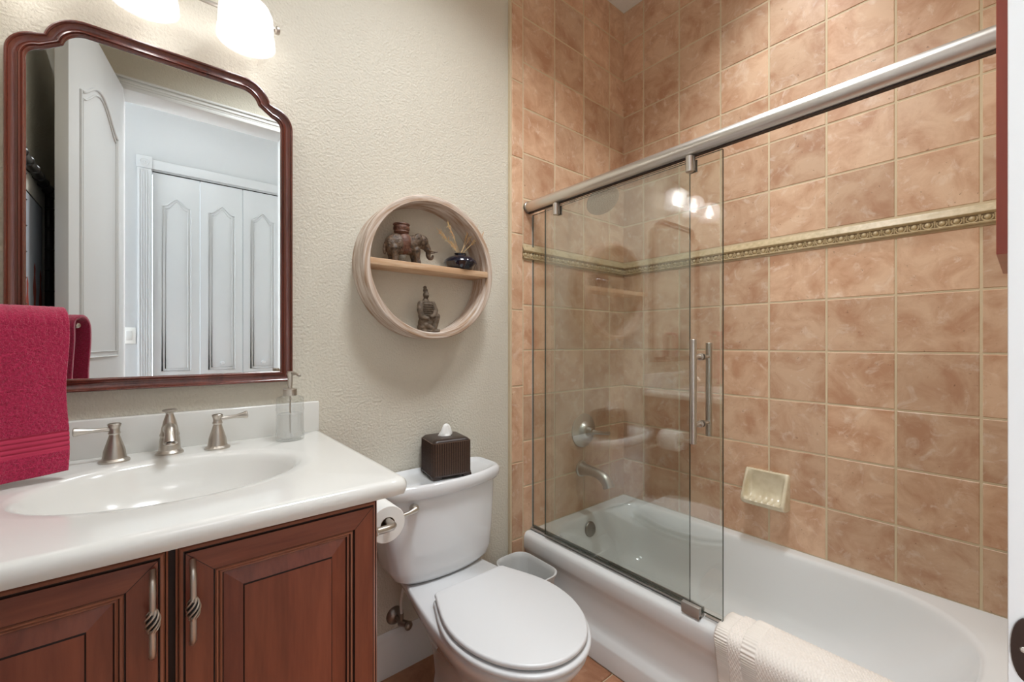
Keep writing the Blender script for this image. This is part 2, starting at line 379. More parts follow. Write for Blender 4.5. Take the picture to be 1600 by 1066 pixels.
# decorative border: cove above, bead row, thin ledge
def border(name, p0, p1, nrm, per=0.2032, first=0.0):
    p0 = Vector(p0); p1 = Vector(p1); d = (p1-p0); Ln = d.length; d.normalize(); nrm = Vector(nrm)
    bm = NB()
    z0 = 1.528
    prof = [(0.0, 0), (0.0, 0.016), (0.004, 0.018), (0.006, 0.016), (0.007, 0.009), (0.030, 0.009), (0.032, 0.014), (0.036, 0.018), (0.040, 0.0175), (0.050, 0.012), (0.060, 0.009), (0.062, 0)]
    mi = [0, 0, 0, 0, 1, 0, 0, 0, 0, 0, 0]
    a = [bm.verts.new(p0 + nrm*q + Vector((0,0,z0+h-0.0))) for h, q in prof]
    c = [bm.verts.new(p1 + nrm*q + Vector((0,0,z0+h-0.0))) for h, q in prof]
    for i in range(len(prof)-1):
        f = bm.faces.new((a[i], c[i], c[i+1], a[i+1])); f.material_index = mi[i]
    s = 0.0339; k = 0; x = 0.5*s
    while x < Ln:
        cc = p0 + d*x + nrm*0.009 + Vector((0,0,z0+0.0185))
        r = (0.0085 if abs(d.x) > .5 else 0.0075, 0.0085 if abs(d.y) > .5 else 0.0075, 0.0088)
        ball(bm, cc, r, n=10)
        pts = []
        for j in range(9):
            an = math.radians(-210 + 240*j/8)
            pts.append(cc + d*(0.0125*math.cos(an)) + Vector((0,0,0.0112*math.sin(an))) + nrm*0.001)
        tube(bm, pts, 0.0022, 6)
        cc2 = cc + d*(s/2)
        tube(bm, [cc2+Vector((0,0,0.010))+nrm*0.001, cc2+Vector((0,0,-0.010))+nrm*0.001], [0.0035, 0.0012], 6)
        x += s
    fixn(bm)
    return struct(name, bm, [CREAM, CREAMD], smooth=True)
border('trim_2', (0, YC+0.001, 0), (0, 0, 0), (-1, 0, 0))
border('trim_3', (-0.738, -0.004, 0), (0, -0.004, 0), (0, -1, 0))
# floor
b = NB(); box(b, -4.2, YH-0.12, -0.1, 1.3, 0.0, -0.006); struct('floor', b, GROUT)
fx = [-4.2+0.335*k + 0.11 for k in range(0, 17)]; fy = [-2.83+0.335*k - 0.02 for k in range(0, 9)] + [0.0]
fy = [y for y in fy if y < -0.05] + [0.0]
tiles('floor_tile', FTILE, 'F', fx, fy, gap=0.006, th=0.006, off=-0.006)
# baseboards
def baseboard(name, x0, x1):
    bm = NB(); pr = [(0, 0.0), (-0.014, 0.0), (-0.014, 0.118), (-0.011, 0.128), (-0.012, 0.134), (-0.008, 0.142), (-0.003, 0.15), (0, 0.15)]
    loft(bm, [[Vector((x0, y, z)) for y, z in pr], [Vector((x1, y, z)) for y, z in pr]]); fixn(bm)
    struct(name, bm, WHITE, smooth=True)
baseboard('baseboard_back', -1.60, -0.81)
# bath-side door casing
b = NB()
for (x0, x1, z0, z1) in ((JX+0.0182, JX+0.065, 0, DZ), (HX-0.065, HX-0.0182, 0, DZ), (HX-0.065, JX+0.065, DZ+0.0182, DZ+0.062)):
    box(b, x0, YC, z0, x1, YC+0.018, z1, 0.004)
    if z0 > 1:
        box(b, x0, YC+0.016, z1-0.012, x1, YC+0.026, z1, 0.003); box(b, x0, YC+0.016, z0+0.012, x1, YC+0.022, z0+0.022, 0.002)
struct('trim_4', b, WHITE, smooth=True)
b = NB()
box(b, JX, YC-0.135, 0, JX+0.018, YC+0.0178, DZ+0.018, 0.0015); box(b, HX-0.018, YC-0.135, 0, HX, YC+0.0178, DZ+0.018, 0.0015); box(b, HX, YC-0.135, DZ, JX, YC+0.0178, DZ+0.018, 0.0015)
struct('trim_5', b, WHITE, smooth=True)
# strike plate on the jamb
t = thing('strike_plate', 'dark oval metal strike plate on the white door jamb at the right edge', 'strike plate', (JX, -1.4505, 0.89))
b = NB()
pts = []
for k in range(32):
    a = 2*PI*k/32; pts.append(Vector((JX-0.0022, -1.4505+0.0115*math.copysign(abs(math.cos(a))**0.8, math.cos(a)), 0.892+0.028*math.sin(a))))
loft(b, [[p+Vector((0.0022,0,0)) for p in pts], pts]); fixn(b); obj('plate', b, BRONZE, t)
b = NB(); lathe(b, [(0.0026, 0), (0.002, 0.0008), (0.0004, 0.0009)], (JX-0.0021, -1.4465, 0.892), (-1,0,0), 12); obj('screw', b, NICKEL, t)

# ---------------------------------------------------------------- open door leaf (hinged at left jamb)
P0 = Vector((HX+0.002, YC+0.022, 0)); P1 = Vector((-2.19, -0.75, 0)); dd = (P1-P0); LL = dd.length; dd.normalize(); nn = Vector((-dd.y, dd.x, 0))   # nn points to -x side
def DP(s, t, z): return P0 + dd*s + nn*t + Vector((0,0,z))
def box_dp(bm, s0, t0, z0, s1, t1, z1, bev=0):
    rot = Matrix.Rotation(math.atan2(dd.y, dd.x), 3, 'Z')
    c = DP((s0+s1)/2, (t0+t1)/2, (z0+z1)/2); hx, hy, hz = abs(s1-s0)/2, abs(t1-t0)/2, abs(z1-z0)/2
    box(bm, c.x-hx, c.y-hy, c.z-hz, c.x+hx, c.y+hy, c.z+hz, bev, rot=rot)
b = NB(); box_dp(b, 0, 0.0, 0.012, LL, 0.035, DZ-0.004, 0.0015)
door = struct('door_1', b, DOORW, smooth=True)
def panel_outline(s0, s1, z0, z1, arch, n=26):
    pts = [(s0, z0), (s1, z0), (s1, z1)]
    if arch:
        for k in range(1, n):
            u = k/n; s = s1+(s0-s1)*u
            if arch == 1: zz = z1 + 0.10*math.sin(PI*u)**1.6
            pts.append((s, zz))
    pts.append((s0, z1)); return pts
for side, tt in ((0, -0.001), (1, 0.036)):
    b = NB()
    for (z0, z1, ar) in ((0.22, 0.93, 0), (1.10, 2.10, 1)):
        for ins, rr in ((0, 0.006), (0.022, 0.004)):
            o_ = [DP(s, tt, z) for s, z in panel_outline(0.11+ins, LL-0.11-ins, z0+ins, z1-ins, ar)]
            tube(b, o_, rr, 8, closed=True)
    fixn(b); obj('panel_moulding', b, DOORW, door)
b = NB()
for sgn, tt in ((-1, 0.0), (1, 0.035)):
    q = DP(LL-0.06, tt, 0.95)
    lathe(b, [(0.028,0),(0.028,0.004),(0.022,0.008),(0.009,0.010),(0.009,0.03),(0.0,0.03)], q, nn*sgn, 24)
    q2 = q + nn*sgn*0.03; tube(b, [q2, q2-dd*0.03, q2-dd*0.10-Vector((0,0,0.004))], [0.009,0.008,0.006], 10)
fixn(b); obj('door_handle', b, DNICK, door)

# ---------------------------------------------------------------- hall closet seen in the mirror
def bifold(name, x0, x1, knob):
    bm = NB(); box(bm, x0+0.0015, YH-0.03, 0.02, x1-0.0015, YH-0.002, 2.400, 0.002)
    m = (x1-x0)
    for (z0, z1, ar) in ((0.18, 0.80, 0), (0.95, 2.17, 1)):
        for ins, rr in ((0, 0.0042), (0.018, 0.003)):
            pts = [Vector((s, YH-0.001, z)) for s, z in panel_outline(x0+0.055+ins, x1-0.055-ins, z0+ins, z1-ins-0.0, 0)][:3]
            a0, a1 = x1-0.055-ins, x0+0.055+ins
            if ar:
                for k in range(1, 16):
                    u = k/16; h = 0.06*(0.5-0.5*math.cos(2*PI*u))**0.9 - 0.012*math.sin(2*PI*u)*math.copysign(1, 0.5-u)
                    pts.append(Vector((a0+(a1-a0)*u, YH-0.001, z1-ins+h)))
            pts.append(Vector((a1, YH-0.001, z1-ins)))
            tube(bm, pts, rr, 8, closed=True)
    fixn(bm); o = struct(name, bm, CLOSET, smooth=True)
    if knob:
        k = NB(); lathe(k, [(0.007,0),(0.006,0.012),(0.013,0.018),(0.016,0.026),(0.012,0.033),(0.0,0.035)], ((x0+x1)/2, YH-0.002, 1.0), (0,1,0), 20)
        obj('knob', k, CLOSET, o)
for i in range(4): bifold('door_%d' % (i+2), -1.98+i*0.278, -1.98+(i+1)*0.278, i in (1, 2))
b = NB()
for x0, x1 in ((-2.062, -1.984), (-0.864, -0.786)):
    box(b, x0, YH, 0, x1, YH+0.016, 2.415, 0.002)
    for k in range(5): tube(b, [(x0+0.012+k*0.0135, YH+0.016, 0.2), (x0+0.012+k*0.0135, YH+0.016, 2.40)], 0.004, 6)
    box(b, x0-0.004, YH, 2.415, x1+0.004, YH+0.022, 2.50, 0.003)
    tube(b, [((x0+x1)/2+0.024*math.cos(PI*k/12), YH+0.022, 2.457+0.024*math.sin(PI*k/12)) for k in range(24)], 0.004, 8, closed=True); ball(b, ((x0+x1)/2, YH+0.021, 2.457), (0.009, 0.004, 0.009))
box(b, -1.984, YH, 2.418, -0.864, YH+0.018, 2.485, 0.004); box(b, -1.984, YH-0.03, 2.408, -0.864, YH, 2.418)
fixn(b); struct('trim_6', b, CLOSET, smooth=True)
b = NB(); box(b, -1.98, YH-0.045, 2.400, -0.868, YH-0.005, 2.408); struct('trim_7', b, BLACK)
t = thing('light_switch', 'white rocker light switch on the hall wall beside the closet casing', 'light switch', (-2.105, YH, 1.21))
b = NB(); box(b, -2.14, YH, 1.152, -2.068, YH+0.006, 1.268, 0.002); obj('plate', b, WHITE, t)
b = NB(); box(b, -2.12, YH+0.004, 1.178, -2.088, YH+0.010, 1.242, 0.002); obj('rocker', b, DOORW, t)

# out-of-frame ceiling fixtures; the two domes are added for ambient light
def dome(label, x, y):
    t = thing('added_ceiling_light', label, 'ceiling light', (x, y, CEIL))
    b = NB(); lathe(b, [(0.17,0),(0.17,0.02),(0.16,0.028),(0,0.028)], (x,y,CEIL), (0,0,-1), 40); obj('canopy', b, NICKEL, t)
    b = NB(); lathe(b, [(0.15,0.026),(0.152,0.035),(0.13,0.052),(0.08,0.064),(0,0.068)], (x,y,CEIL), (0,0,-1), 40); obj('diffuser', b, DIFF, t)
dome('unseen round ceiling light added to brighten the bathroom', -1.30, -0.86)
dome('unseen round ceiling light added to brighten the hall', -1.75, -2.1)
t = thing('recessed_light', 'small round recessed light above the bathtub', 'ceiling light', (-0.36, -0.85, CEIL))
b = NB(); lathe(b, [(0.105,0),(0.105,0.006),(0.085,0.008),(0.085,0.002),(0,0.002)], (-0.36,-0.85,CEIL), (0,0,-1), 32); obj('trim_ring', b, WHITE, t)
b = NB(); lathe(b, [(0.08,0.003),(0.08,0.006),(0,0.006)], (-0.36,-0.85,CEIL), (0,0,-1), 32); obj('lens', b, DIFF, t)

# ---------------------------------------------------------------- vanity cabinet
VX0, VX1, VY = -2.285, -1.612, -0.580; VZ = 0.850
van = thing('vanity_cabinet', 'cherry wood bathroom vanity with two raised panel doors', 'vanity', (-1.945, -0.3, 0))
b = NB()
box(b, VX1-0.018, -0.56, 0.09, VX1, -0.004, VZ); box(b, VX0, -0.56, 0.09, VX0+0.018, -0.004, VZ); box(b, VX0+0.018, -0.56, 0.09, VX1-0.018, -0.004, 0.108); box(b, VX0+0.018, -0.012, 0.108, VX1-0.018, -0.004, 0.70); box(b, VX0+0.01, -0.50, 0.0, VX1-0.01, -0.02, 0.09)
obj('body', b, CH_V, van, False)
b = NB()
box(b, VX0, VY, 0.09, VX0+0.035, -0.56, VZ+0.0, 0.001); box(b, VX1-0.02, VY, 0.09, VX1, -0.56, VZ, 0.001)
box(b, -1.946, VY, 0.09, -1.931, -0.56, VZ, 0.001); box(b, VX0+0.036, VY, VZ-0.012, VX1-0.021, -0.56, VZ, 0.001); box(b, VX0+0.036, VY, 0.09, VX1-0.021, -0.56, 0.12, 0.001)
obj('face_frame', b, GLAZE, van, False)
b = NB()
pr = [(0.0, -0.56), (0.0, -0.584), (0.004, -0.588), (0.008, -0.588), (0.012, -0.594), (0.012, -0.56)]
loft(b, [[Vector((VX0, y, 0.8445+z)) for z, y in pr], [Vector((VX1+0.003, y, 0.8445+z)) for z, y in pr]]); fixn(b); obj('top_moulding', b, CH_H, van)
def vdoor(x0, x1, z0, z1, hx):
    yb = VY-0.001
    # (inset, forward, material of segment that STARTS here): 0 stile, 1 rail, 2 panel, 3 glaze, 4 bead
    prof = [(0, 0, 4), (0, 0.010, 4), (0.0025, 0.0125, 3), (0.0035, 0.0105, 4), (0.0055, 0.0145, 4), (0.009, 0.0165, 3), (0.0105, 0.0165, 3), (0.012, 0.020, 0),
            (0.047, 0.020, 3), (0.0485, 0.0155, 3), (0.0495, 0.0155, 4), (0.0515, 0.0175, 4), (0.054, 0.0165, 3), (0.0555, 0.0125, 4), (0.0575, 0.014, 4), (0.0595, 0.013, 3),
            (0.0615, 0.009, 2), (0.088, 0.0155, 3), (0.0888, 0.0165, 3), (0.0898, 0.0180, 2)]
    bm = NB(); prev = None; pm = 0
    def ring(ins, f):
        return [bm.verts.new(p) for p in ((x0+ins, yb-f, z0+ins), (x1-ins, yb-f, z0+ins), (x1-ins, yb-f, z1-ins), (x0+ins, yb-f, z1-ins))]
    for ins, f, mi in prof:
        r = ring(ins, f)
        if prev:
            for k in range(4):
                l = (k+1) % 4; fc = bm.faces.new((prev[k], prev[l], r[l], r[k]))
                m_ = pm
                if pm == 0: m_ = 1 if k in (0, 2) else 0
                fc.material_index = m_
        prev = r; pm = mi
    fc = bm.faces.new(prev); fc.material_index = 2
    # mitre lines
    for (cx, cz, sx, sz) in ((x0, z1, 1, -1), (x1, z1, -1, -1), (x0, z0, 1, 1), (x1, z0, -1, 1)):
        a = Vector((cx+sx*0.012, yb-0.02015, cz+sz*0.012)); e = Vector((cx+sx*0.047, yb-0.02015, cz+sz*0.047))
        w_ = Vector((0.00035*sx, 0, -0.00035*sz)); q = [bm.verts.new(p) for p in (a-w_, a+w_, e+w_, e-w_)]; ff = bm.faces.new(q); ff.material_index = 3
    fixn(bm); d = obj('door', bm, [CH_V, CH_H, CH_P, GLAZE, CH_L], van, False)
    # birdcage pull
    hz0, hz1 = 0.690, 0.818; yf = yb-0.02; hb = NB(); n = 20; path = []
    for k in range(n+1):
        u = k/n; out = 0.022*min(1, math.sin(PI*u)*3.0)
        path.append(Vector((hx, yf-0.002-out, hz0+(hz1-hz0)*u)))
    tube(hb, path, [0.0044]*(n+1), 12)
    mc = (hz0+hz1)/2 - 0.001
    for s in range(6):
        wv = []
        for k in range(17):
            u = k/16; a = 2*PI*s/6 + u*PI*1.15; r = 0.0050*math.sin(PI*u)**0.8+0.0035
            wv.append(Vector((hx+r*math.cos(a), yf-0.024+r*math.sin(a), mc-0.016+0.032*u)))
        tube(hb, wv, 0.0015, 8)
    fixn(hb); h = obj('pull_handle', hb, NICKEL, d)
    hb = NB(); ball(hb, (hx, yf-0.024, mc), (0.0072, 0.0072, 0.014), n=14); 
    obj('pull_core', hb, BLACK, d)
    return d
vdoor(-2.250, -1.9432, 0.10, 0.842, -1.961)
vdoor(-1.9342, -1.6165, 0.10, 0.842, -1.914)

# ---------------------------------------------------------------- sink countertop
CT = 0.886; SX, SY, SHX, SHY = -1.925, -0.315, 0.228, 0.178
def rect_ray(a, x0, y0, x1, y1, z, r):
    """point on a rounded rectangle in direction a from the sink centre"""
    ring = rrect(x0, y0, x1, y1, r, z, 10); d = Vector((math.cos(a), math.sin(a)))
    best = None; n = len(ring)
    for i in range(n):
        p, q = ring[i], ring[(i+1) % n]; px, py = p.x-SX, p.y-SY; ex, ey = q.x-p.x, q.y-p.y
        den = d.x*ey - d.y*ex
        if abs(den) < 1e-9: continue
        t = (px*ey - py*ex)/den; u = (px*d.y - py*d.x)/den
        if t > 0 and -1e-6 <= u <= 1+1e-6: best = t if best is None else min(best, t)
    return Vector((SX+d.x*best, SY+d.y*best, z))
top = thing('sink_countertop', 'white cultured marble countertop with an integrated oval sink', 'countertop', (-1.93, -0.3, CT-0.03))
N = 160; angs = [2*PI*k/N for k in range(N)]
cx0, cy0, cx1, cy1 = XD+0.001, -0.640, -1.566, -0.001
rings = []
edge = [(0.012, 0.0-0.034), (0.002, -0.031), (0.0, -0.024), (0.0, -0.014), (0.003, -0.006), (0.009, -0.001), (0.017, 0.0)]
def crect(ins, z): return [rect_ray(a, cx0, cy0+ins, cx1-ins, cy1, z, 0.020) for a in angs]
rings.append([rect_ray(a, cx0+0.02, cy0+0.06, cx1-0.04, cy1-0.01, CT-0.034, 0.004) for a in angs])
for ins, dz in edge: rings.append(crect(ins, CT+dz))
def ell(s, z, dy=0.0): return [Vector((SX+SHX*s*math.cos(a), SY+dy+SHY*s*math.sin(a), z)) for a in angs]
for s, dz in ((1.12, 0), (1.02, -0.0005), (0.985, -0.003), (0.955, -0.009), (0.92, -0.022), (0.87, -0.045), (0.78, -0.075), (0.62, -0.105), (0.42, -0.122), (0.2, -0.128), (0.1, -0.129)):
    rings.append(ell(s, CT+dz, 0.0))
b = NB(); loft(b, rings, False, True); fixn(b); obj('slab', b, MARBLE, top, ang=50)
b = NB(); box(b, cx0, -0.022, CT-0.002, -1.572, -0.001, CT+0.091, 0.004, 3); obj('backsplash', b, MARBLE, top)
b = NB(); lathe(b, [(0.024,0),(0.024,0.003),(0.018,0.005),(0.016,0.002),(0,0.003)], (SX, SY, CT-0.1292), n=24); obj('drain_ring', b, NICKEL, top)

# ---------------------------------------------------------------- widespread faucet
fc = thing('faucet', 'brushed nickel widespread faucet with teapot spout and two levers', 'faucet', (-1.93, -0.085, CT))
def bell(bm, x, y):
    lathe(bm, [(0.0275,0),(0.0275,0.004),(0.0235,0.007),(0.0215,0.008),(0.0205,0.014),(0.019,0.026),(0.0145,0.042),(0.0105,0.056),(0.0092,0.062),(0.0108,0.064),(0.0108,0.067),(0.0095,0.069),(0.0098,0.078),(0.012,0.0835),(0.012,0.086),(0.009,0.088),(0,0.0885)], (x, y, CT), n=32)
for x, y, sg in ((-2.030, -0.092, -1), (-1.837, -0.092, 1)):
    b = NB(); bell(b, x, y); h = obj('lever_handle', b, NICKEL, fc)
    b = NB(); lathe(b, [(0.0052,0.006),(0.0052,0.014),(0.0042,0.02),(0.005,0.04),(0.0075,0.055),(0.0095,0.062),(0.0095,0.065),(0.006,0.0665),(0,0.067)], (x, y, CT+0.0745), (sg, -0.10, 0.10 if sg > 0 else 0.02), 20)
    obj('lever', b, NICKEL, h)
b = NB()
sx, sy = -1.932, -0.078
lathe(b, [(0.0275,0),(0.0275,0.004),(0.024,0.008),(0.0215,0.010),(0.021,0.022),(0.020,0.034),(0.0185,0.042),(0.0195,0.044),(0.0195,0.048),(0.018,0.050),(0.016,0.064),(0.0125,0.080),(0.0085,0.093),(0.0075,0.097),(0.0085,0.1005),(0.0145,0.1045),(0.0148,0.107),(0.011,0.1085),(0,0.109)], (sx, sy, CT), n=36)
obj('spout_body', b, NICKEL, fc)
b = NB()
pth = bez((sx, sy-0.008, CT+0.060), (sx, sy-0.045, CT+0.072), (sx, sy-0.075, CT+0.066), (sx, sy-0.088, CT+0.040), 14)
tube(b, pth, [0.013, 0.0135, 0.0135, 0.013, 0.013, 0.0125, 0.012, 0.0118, 0.0115, 0.0112, 0.011, 0.011, 0.0115, 0.0125, 0.0135], 20)
lathe(b, [(0.009, 0), (0.009, 0.004), (0.0, 0.004)], tuple(pth[-1]+Vector((0,0.0005,0.0))), (0, -0.3, -1), 16)
fixn(b); obj('spout', b, NICKEL, fc)

# ---------------------------------------------------------------- soap dispenser
dx, dy = -1.672, -0.108
sd = thing('soap_dispenser', 'clear glass soap dispenser with brushed pump at the end of the counter', 'soap dispenser', (dx, dy, CT))
b = NB()
lathe(b, [(0.0,0.001),(0.033,0.001),(0.0355,0.004),(0.0355,0.022),(0.034,0.024),(0.0345,0.027),(0.034,0.082),(0.0352,0.085),(0.0352,0.090),(0.0335,0.093),(0.0345,0.097),(0.0345,0.115),(0.031,0.121),(0.018,0.125),(0.016,0.127)], (dx,dy,CT), n=40, cap=False)
fixn(b); obj('bottle', b, SOAPG, sd)
b = NB(); lathe(b, [(0,0.010),(0.030,0.010),(0.0315,0.013),(0.0315,0.074),(0,0.075)], (dx,dy,CT), n=36); obj('soap', b, LIQ, sd)
b = NB()
lathe(b, [(0.0165,0.124),(0.0175,0.126),(0.0175,0.142),(0.015,0.144),(0.0055,0.145),(0.005,0.149),(0.0062,0.152),(0.0062,0.178),(0.0085,0.181),(0.0085,0.192),(0,0.193)], (dx,dy,CT), n=28)
tube(b, [(dx,dy,CT+0.1865),(dx+0.012,dy-0.02,CT+0.186),(dx+0.017,dy-0.032,CT+0.180)], [0.0045,0.004,0.0035], 12)
tube(b, [(dx,dy,CT+0.128),(dx,dy,CT+0.02)], 0.0022, 8)
fixn(b); obj('pump', b, NICKEL, sd)

# ---------------------------------------------------------------- framed wall mirror
mx0, mx1, mz0, mz1 = -2.207, -1.647, 1.043, 1.904
def mirror_outline(ins):
    """outer outline offset inward by ins; rounded shoulders with a cusp"""
    x0, x1, z0, z1 = mx0+ins, mx1-ins, mz0+ins, mz1-ins
    half = []   # right half from the bottom centre, counter clockwise seen from the room
    half.append((x1, z0))
    k = ins
    cz = 1.790; r1 = 0.056 - k*0.85
    c1 = (mx1-0.056, cz)
    a1 = math.radians(82)
    for i in range(0, 9): a = a1*i/8; half.append((c1[0]+(0.056-k)*math.cos(a), c1[1]+(0.056-k)*math.sin(a)))
    c2 = (mx1-0.128, 1.832); r2 = 0.072-k
    a0 = math.radians(12)
    for i in range(0, 11): a = a0 + (PI/2-a0)*i/10; half.append((c2[0]+r2*math.cos(a), c2[1]+r2*math.sin(a)))
    cxm = (mx0+mx1)/2
    left = [(2*cxm-x, z) for x, z in reversed(half)]
    return half + left
mprof = [(0.0, 0.001), (0.0, 0.024), (0.0015, 0.0275), (0.004, 0.028), (0.006, 0.0255), (0.0065, 0.022), (0.011, 0.0185), (0.016, 0.0172), (0.0195, 0.0185), (0.021, 0.0215), (0.0235, 0.0222), (0.0245, 0.0185), (0.0265, 0.0195), (0.0285, 0.0185), (0.0295, 0.014), (0.031, 0.0125), (0.031, 0.006)]
wm = thing('wall_mirror', 'arched shoulder wall mirror in a glossy mahogany frame above the sink', 'mirror', (-1.927, -0.01, 1.043))
b = NB()
loft(b, [[Vector((x, -d, z)) for x, z in mirror_outline(ins)] for ins, d in mprof], False, False); fixn(b)
obj('frame', b, MFR, wm, ang=35)
b = NB(); pts = [Vector((x, -0.012, z)) for x, z in mirror_outline(0.0295)]
vs = [b.verts.new(p) for p in pts]; b.faces.new(vs)
fixn(b)
for f in b.faces:
    if f.normal.y > 0: f.normal_flip()
bmesh.ops.triangulate(b, faces=b.faces[:])
obj('mirror_glass', b, MIRR, wm, False)

# ---------------------------------------------------------------- vanity light
LX = [-2.185, -1.980, -1.775]; LY = -0.103; LZ = 1.955
vl = thing('vanity_light', 'brushed nickel three lamp vanity light with ribbed glass shades', 'wall lamp', (-1.98, 0, 2.06))
b = NB(); box(b, -2.06, -0.020, 2.075, -1.90, 0, 2.17, 0.008); obj('back_plate', b, NICKEL, vl)
b = NB(); tube(b, [(-2.265, -0.065, 2.045), (-1.703, -0.065, 2.045)], 0.0052, 12)
for x in (-2.03, -1.93): tube(b, [(x, -0.01, 2.095), (x, -0.04, 2.095), (x, -0.066, 2.075), (x, -0.066, 2.045)], 0.006, 10)
for x, s in ((-2.265, -1), (-1.703, 1)): lathe(b, [(0.006,-0.004),(0.006,0.002),(0.0105,0.004),(0.0115,0.009),(0.0095,0.013),(0,0.015)], (x,-0.065,2.045), (s,0,0), 16)
fixn(b); obj('bar', b, NICKEL, vl)
for x in LX:
    b = NB()
    tube(b, bez((x, -0.065, 2.045), (x, -0.075, 2.10), (x, LY, 2.12), (x, LY, 2.075), 12), 0.005, 10)
    lathe(b, [(0.012,0.135),(0.022,0.130),(0.024,0.10),(0.020,0.095),(0,0.095)], (x, LY, LZ), n=20); fixn(b); obj('lamp_arm', b, NICKEL, vl)
    b = NB(); n = 72; rings = []
    for r, h in [(0.024,0.108),(0.040,0.106),(0.053,0.096),(0.0605,0.078),(0.062,0.050),(0.062,0.034),(0.0655,0.020),(0.067,0.004),(0.067,0.0),(0.064,0.0),(0.0625,0.018),(0.059,0.034),(0.059,0.052),(0.0575,0.076),(0.051,0.092),(0.040,0.102),(0.024,0.104)]:
        rings.append([Vector((x+(r+(0.0007 if k % 2 else -0.0007)*(1 if 0.03<h<0.09 else 0))*math.cos(2*PI*k/n), LY+(r+(0.0007 if k % 2 else -0.0007)*(1 if 0.03<h<0.09 else 0))*math.sin(2*PI*k/n), LZ+h)) for k in range(n)])
    loft(b, rings, False, False); fixn(b); obj('lamp_shade', b, SHADE, vl)
    b = NB(); lathe(b, [(0.0,0.014),(0.012,0.017),(0.022,0.028),(0.026,0.042),(0.023,0.056),(0.014,0.072),(0.012,0.088),(0.012,0.094),(0,0.095)], (x, LY, LZ), n=24); obj('bulb', b, BULBM, vl)

# ---------------------------------------------------------------- crimson towel on its bar
TA = Vector((-2.103, -0.205)); tdir = Vector((math.cos(math.radians(20)), math.sin(math.radians(20))))   # away from left wall
tnrm = Vector((tdir.y, -tdir.x))    # toward the camera
bt = thing('towel_bar', 'short brushed nickel towel arm on the left wall under the crimson towel', 'towel bar', (XD, -0.25, 1.205))
bc = TA + Vector((0, 0.035))
e0 = bc - tdir*((bc.x - XD)/tdir.x); e1 = bc - tdir*0.012
b = NB(); tube(b, [(e0.x, e0.y, 1.203), (e1.x, e1.y, 1.203)], 0.006, 12); ball(b, (e1.x, e1.y, 1.203), 0.008); fixn(b); obj('arm', b, NICKEL, bt)
b = NB(); lathe(b, [(0.026,0),(0.026,0.005),(0.012,0.010),(0.010,0.02)], (XD, e0.y, 1.203), (1,0,0), 24); obj('wall_flange', b, NICKEL, bt)
def towel_path():
    P = []   # (offset along tnrm, z) front bottom to top to back bottom
    nF = 170
    for k in range(nF+1): P.append((0.030, 0.903 + (1.196-0.903)*k/nF))
    for k in range(1, 12): a = PI*k/12; P.append((0.030*math.cos(a), 1.196+0.030*math.sin(a)))
    for k in range(nF+1): P.append((-0.030, 1.196 - (1.196-0.93)*k/nF))
    return P
b = NB(); path = towel_path(); nw = 110; W = 0.182
rows = []; total = len(path)
def towel_pt(i, j, thick):
    o_, z = path[i]; u = j/nw; s = -W + W*u
    # outward normal of the path
    o1, z1 = path[min(total-1, i+1)]; o0, z0 = path[max(0, i-1)]; t = Vector((o1-o0, z1-z0)).normalized(); n = Vector((t.y, -t.x)) if True else None
    drop = max(0, (1.19-z)/0.3)
    wav = (0.006*math.sin(u*7+1.0)*drop + 0.003*math.sin(u*15+z*9)*drop)*(1-0.8*u)
    o2 = o_ + n.x*thick + wav*(1 if o_ >= 0 else 0.6); z2 = z + n.y*thick
    s2 = s + 0.0025*math.sin(z*28)*u
    if o_ > 0.02: z2 -= 0.012*(1-u)*drop
    if o_ < -0.02: s2 -= 0.004
    p = TA + Vector((0, 0.035)) + tdir*s2 + tnrm*o2
    return Vector((p.x, p.y, z2))
def terry(p, a): return a*(noise.noise(p*560)*0.6 + noise.noise(p*300)*0.4)
outer = []; inner = []
for i in range(total):
    ro = []; ri = []
    z = path[i][1]; front = path[i][0] > 0.02
    band = (0.945 < z < 0.985)
    th = 0.0045
    if band: th = 0.0018 + (0.0022 if ((z-0.945)/0.0095) % 1 < 0.72 else 0)
    for j in range(nw+1):
        edge_ = j > nw-2
        p = towel_pt(i, j, th); amp = 0 if (band or edge_) else 0.0034
        q = p.copy(); d_ = terry(p, amp); q += Vector((tnrm.x, tnrm.y, 0.3))*d_
        ro.append(b.verts.new(q)); ri.append(b.verts.new(towel_pt(i, j, -0.0035)))
    outer.append(ro); inner.append(ri)
for i in range(total-1):
    band = 0.944 < path[i][1] < 0.984
    for j in range(nw):
        f = b.faces.new((outer[i][j], outer[i][j+1], outer[i+1][j+1], outer[i+1][j])); f.material_index = 1 if band else 0
        f = b.faces.new((inner[i][j], inner[i+1][j], inner[i+1][j+1], inner[i][j+1]))
    for j in (0, nw):
        b.faces.new((outer[i][j], outer[i+1][j], inner[i+1][j], inner[i][j]))
for i in (0, total-1):
    for j in range(nw): b.faces.new((outer[i][j], inner[i][j], inner[i][j+1], outer[i][j+1]))
fixn(b)
o = obj('hand_towel', b, [TOWEL, TOWELB], None, True, loc=(-2.18, -0.22, 0.90), ang=180)
tag(o, 'crimson terry towel hanging over the left side of the counter', 'towel')

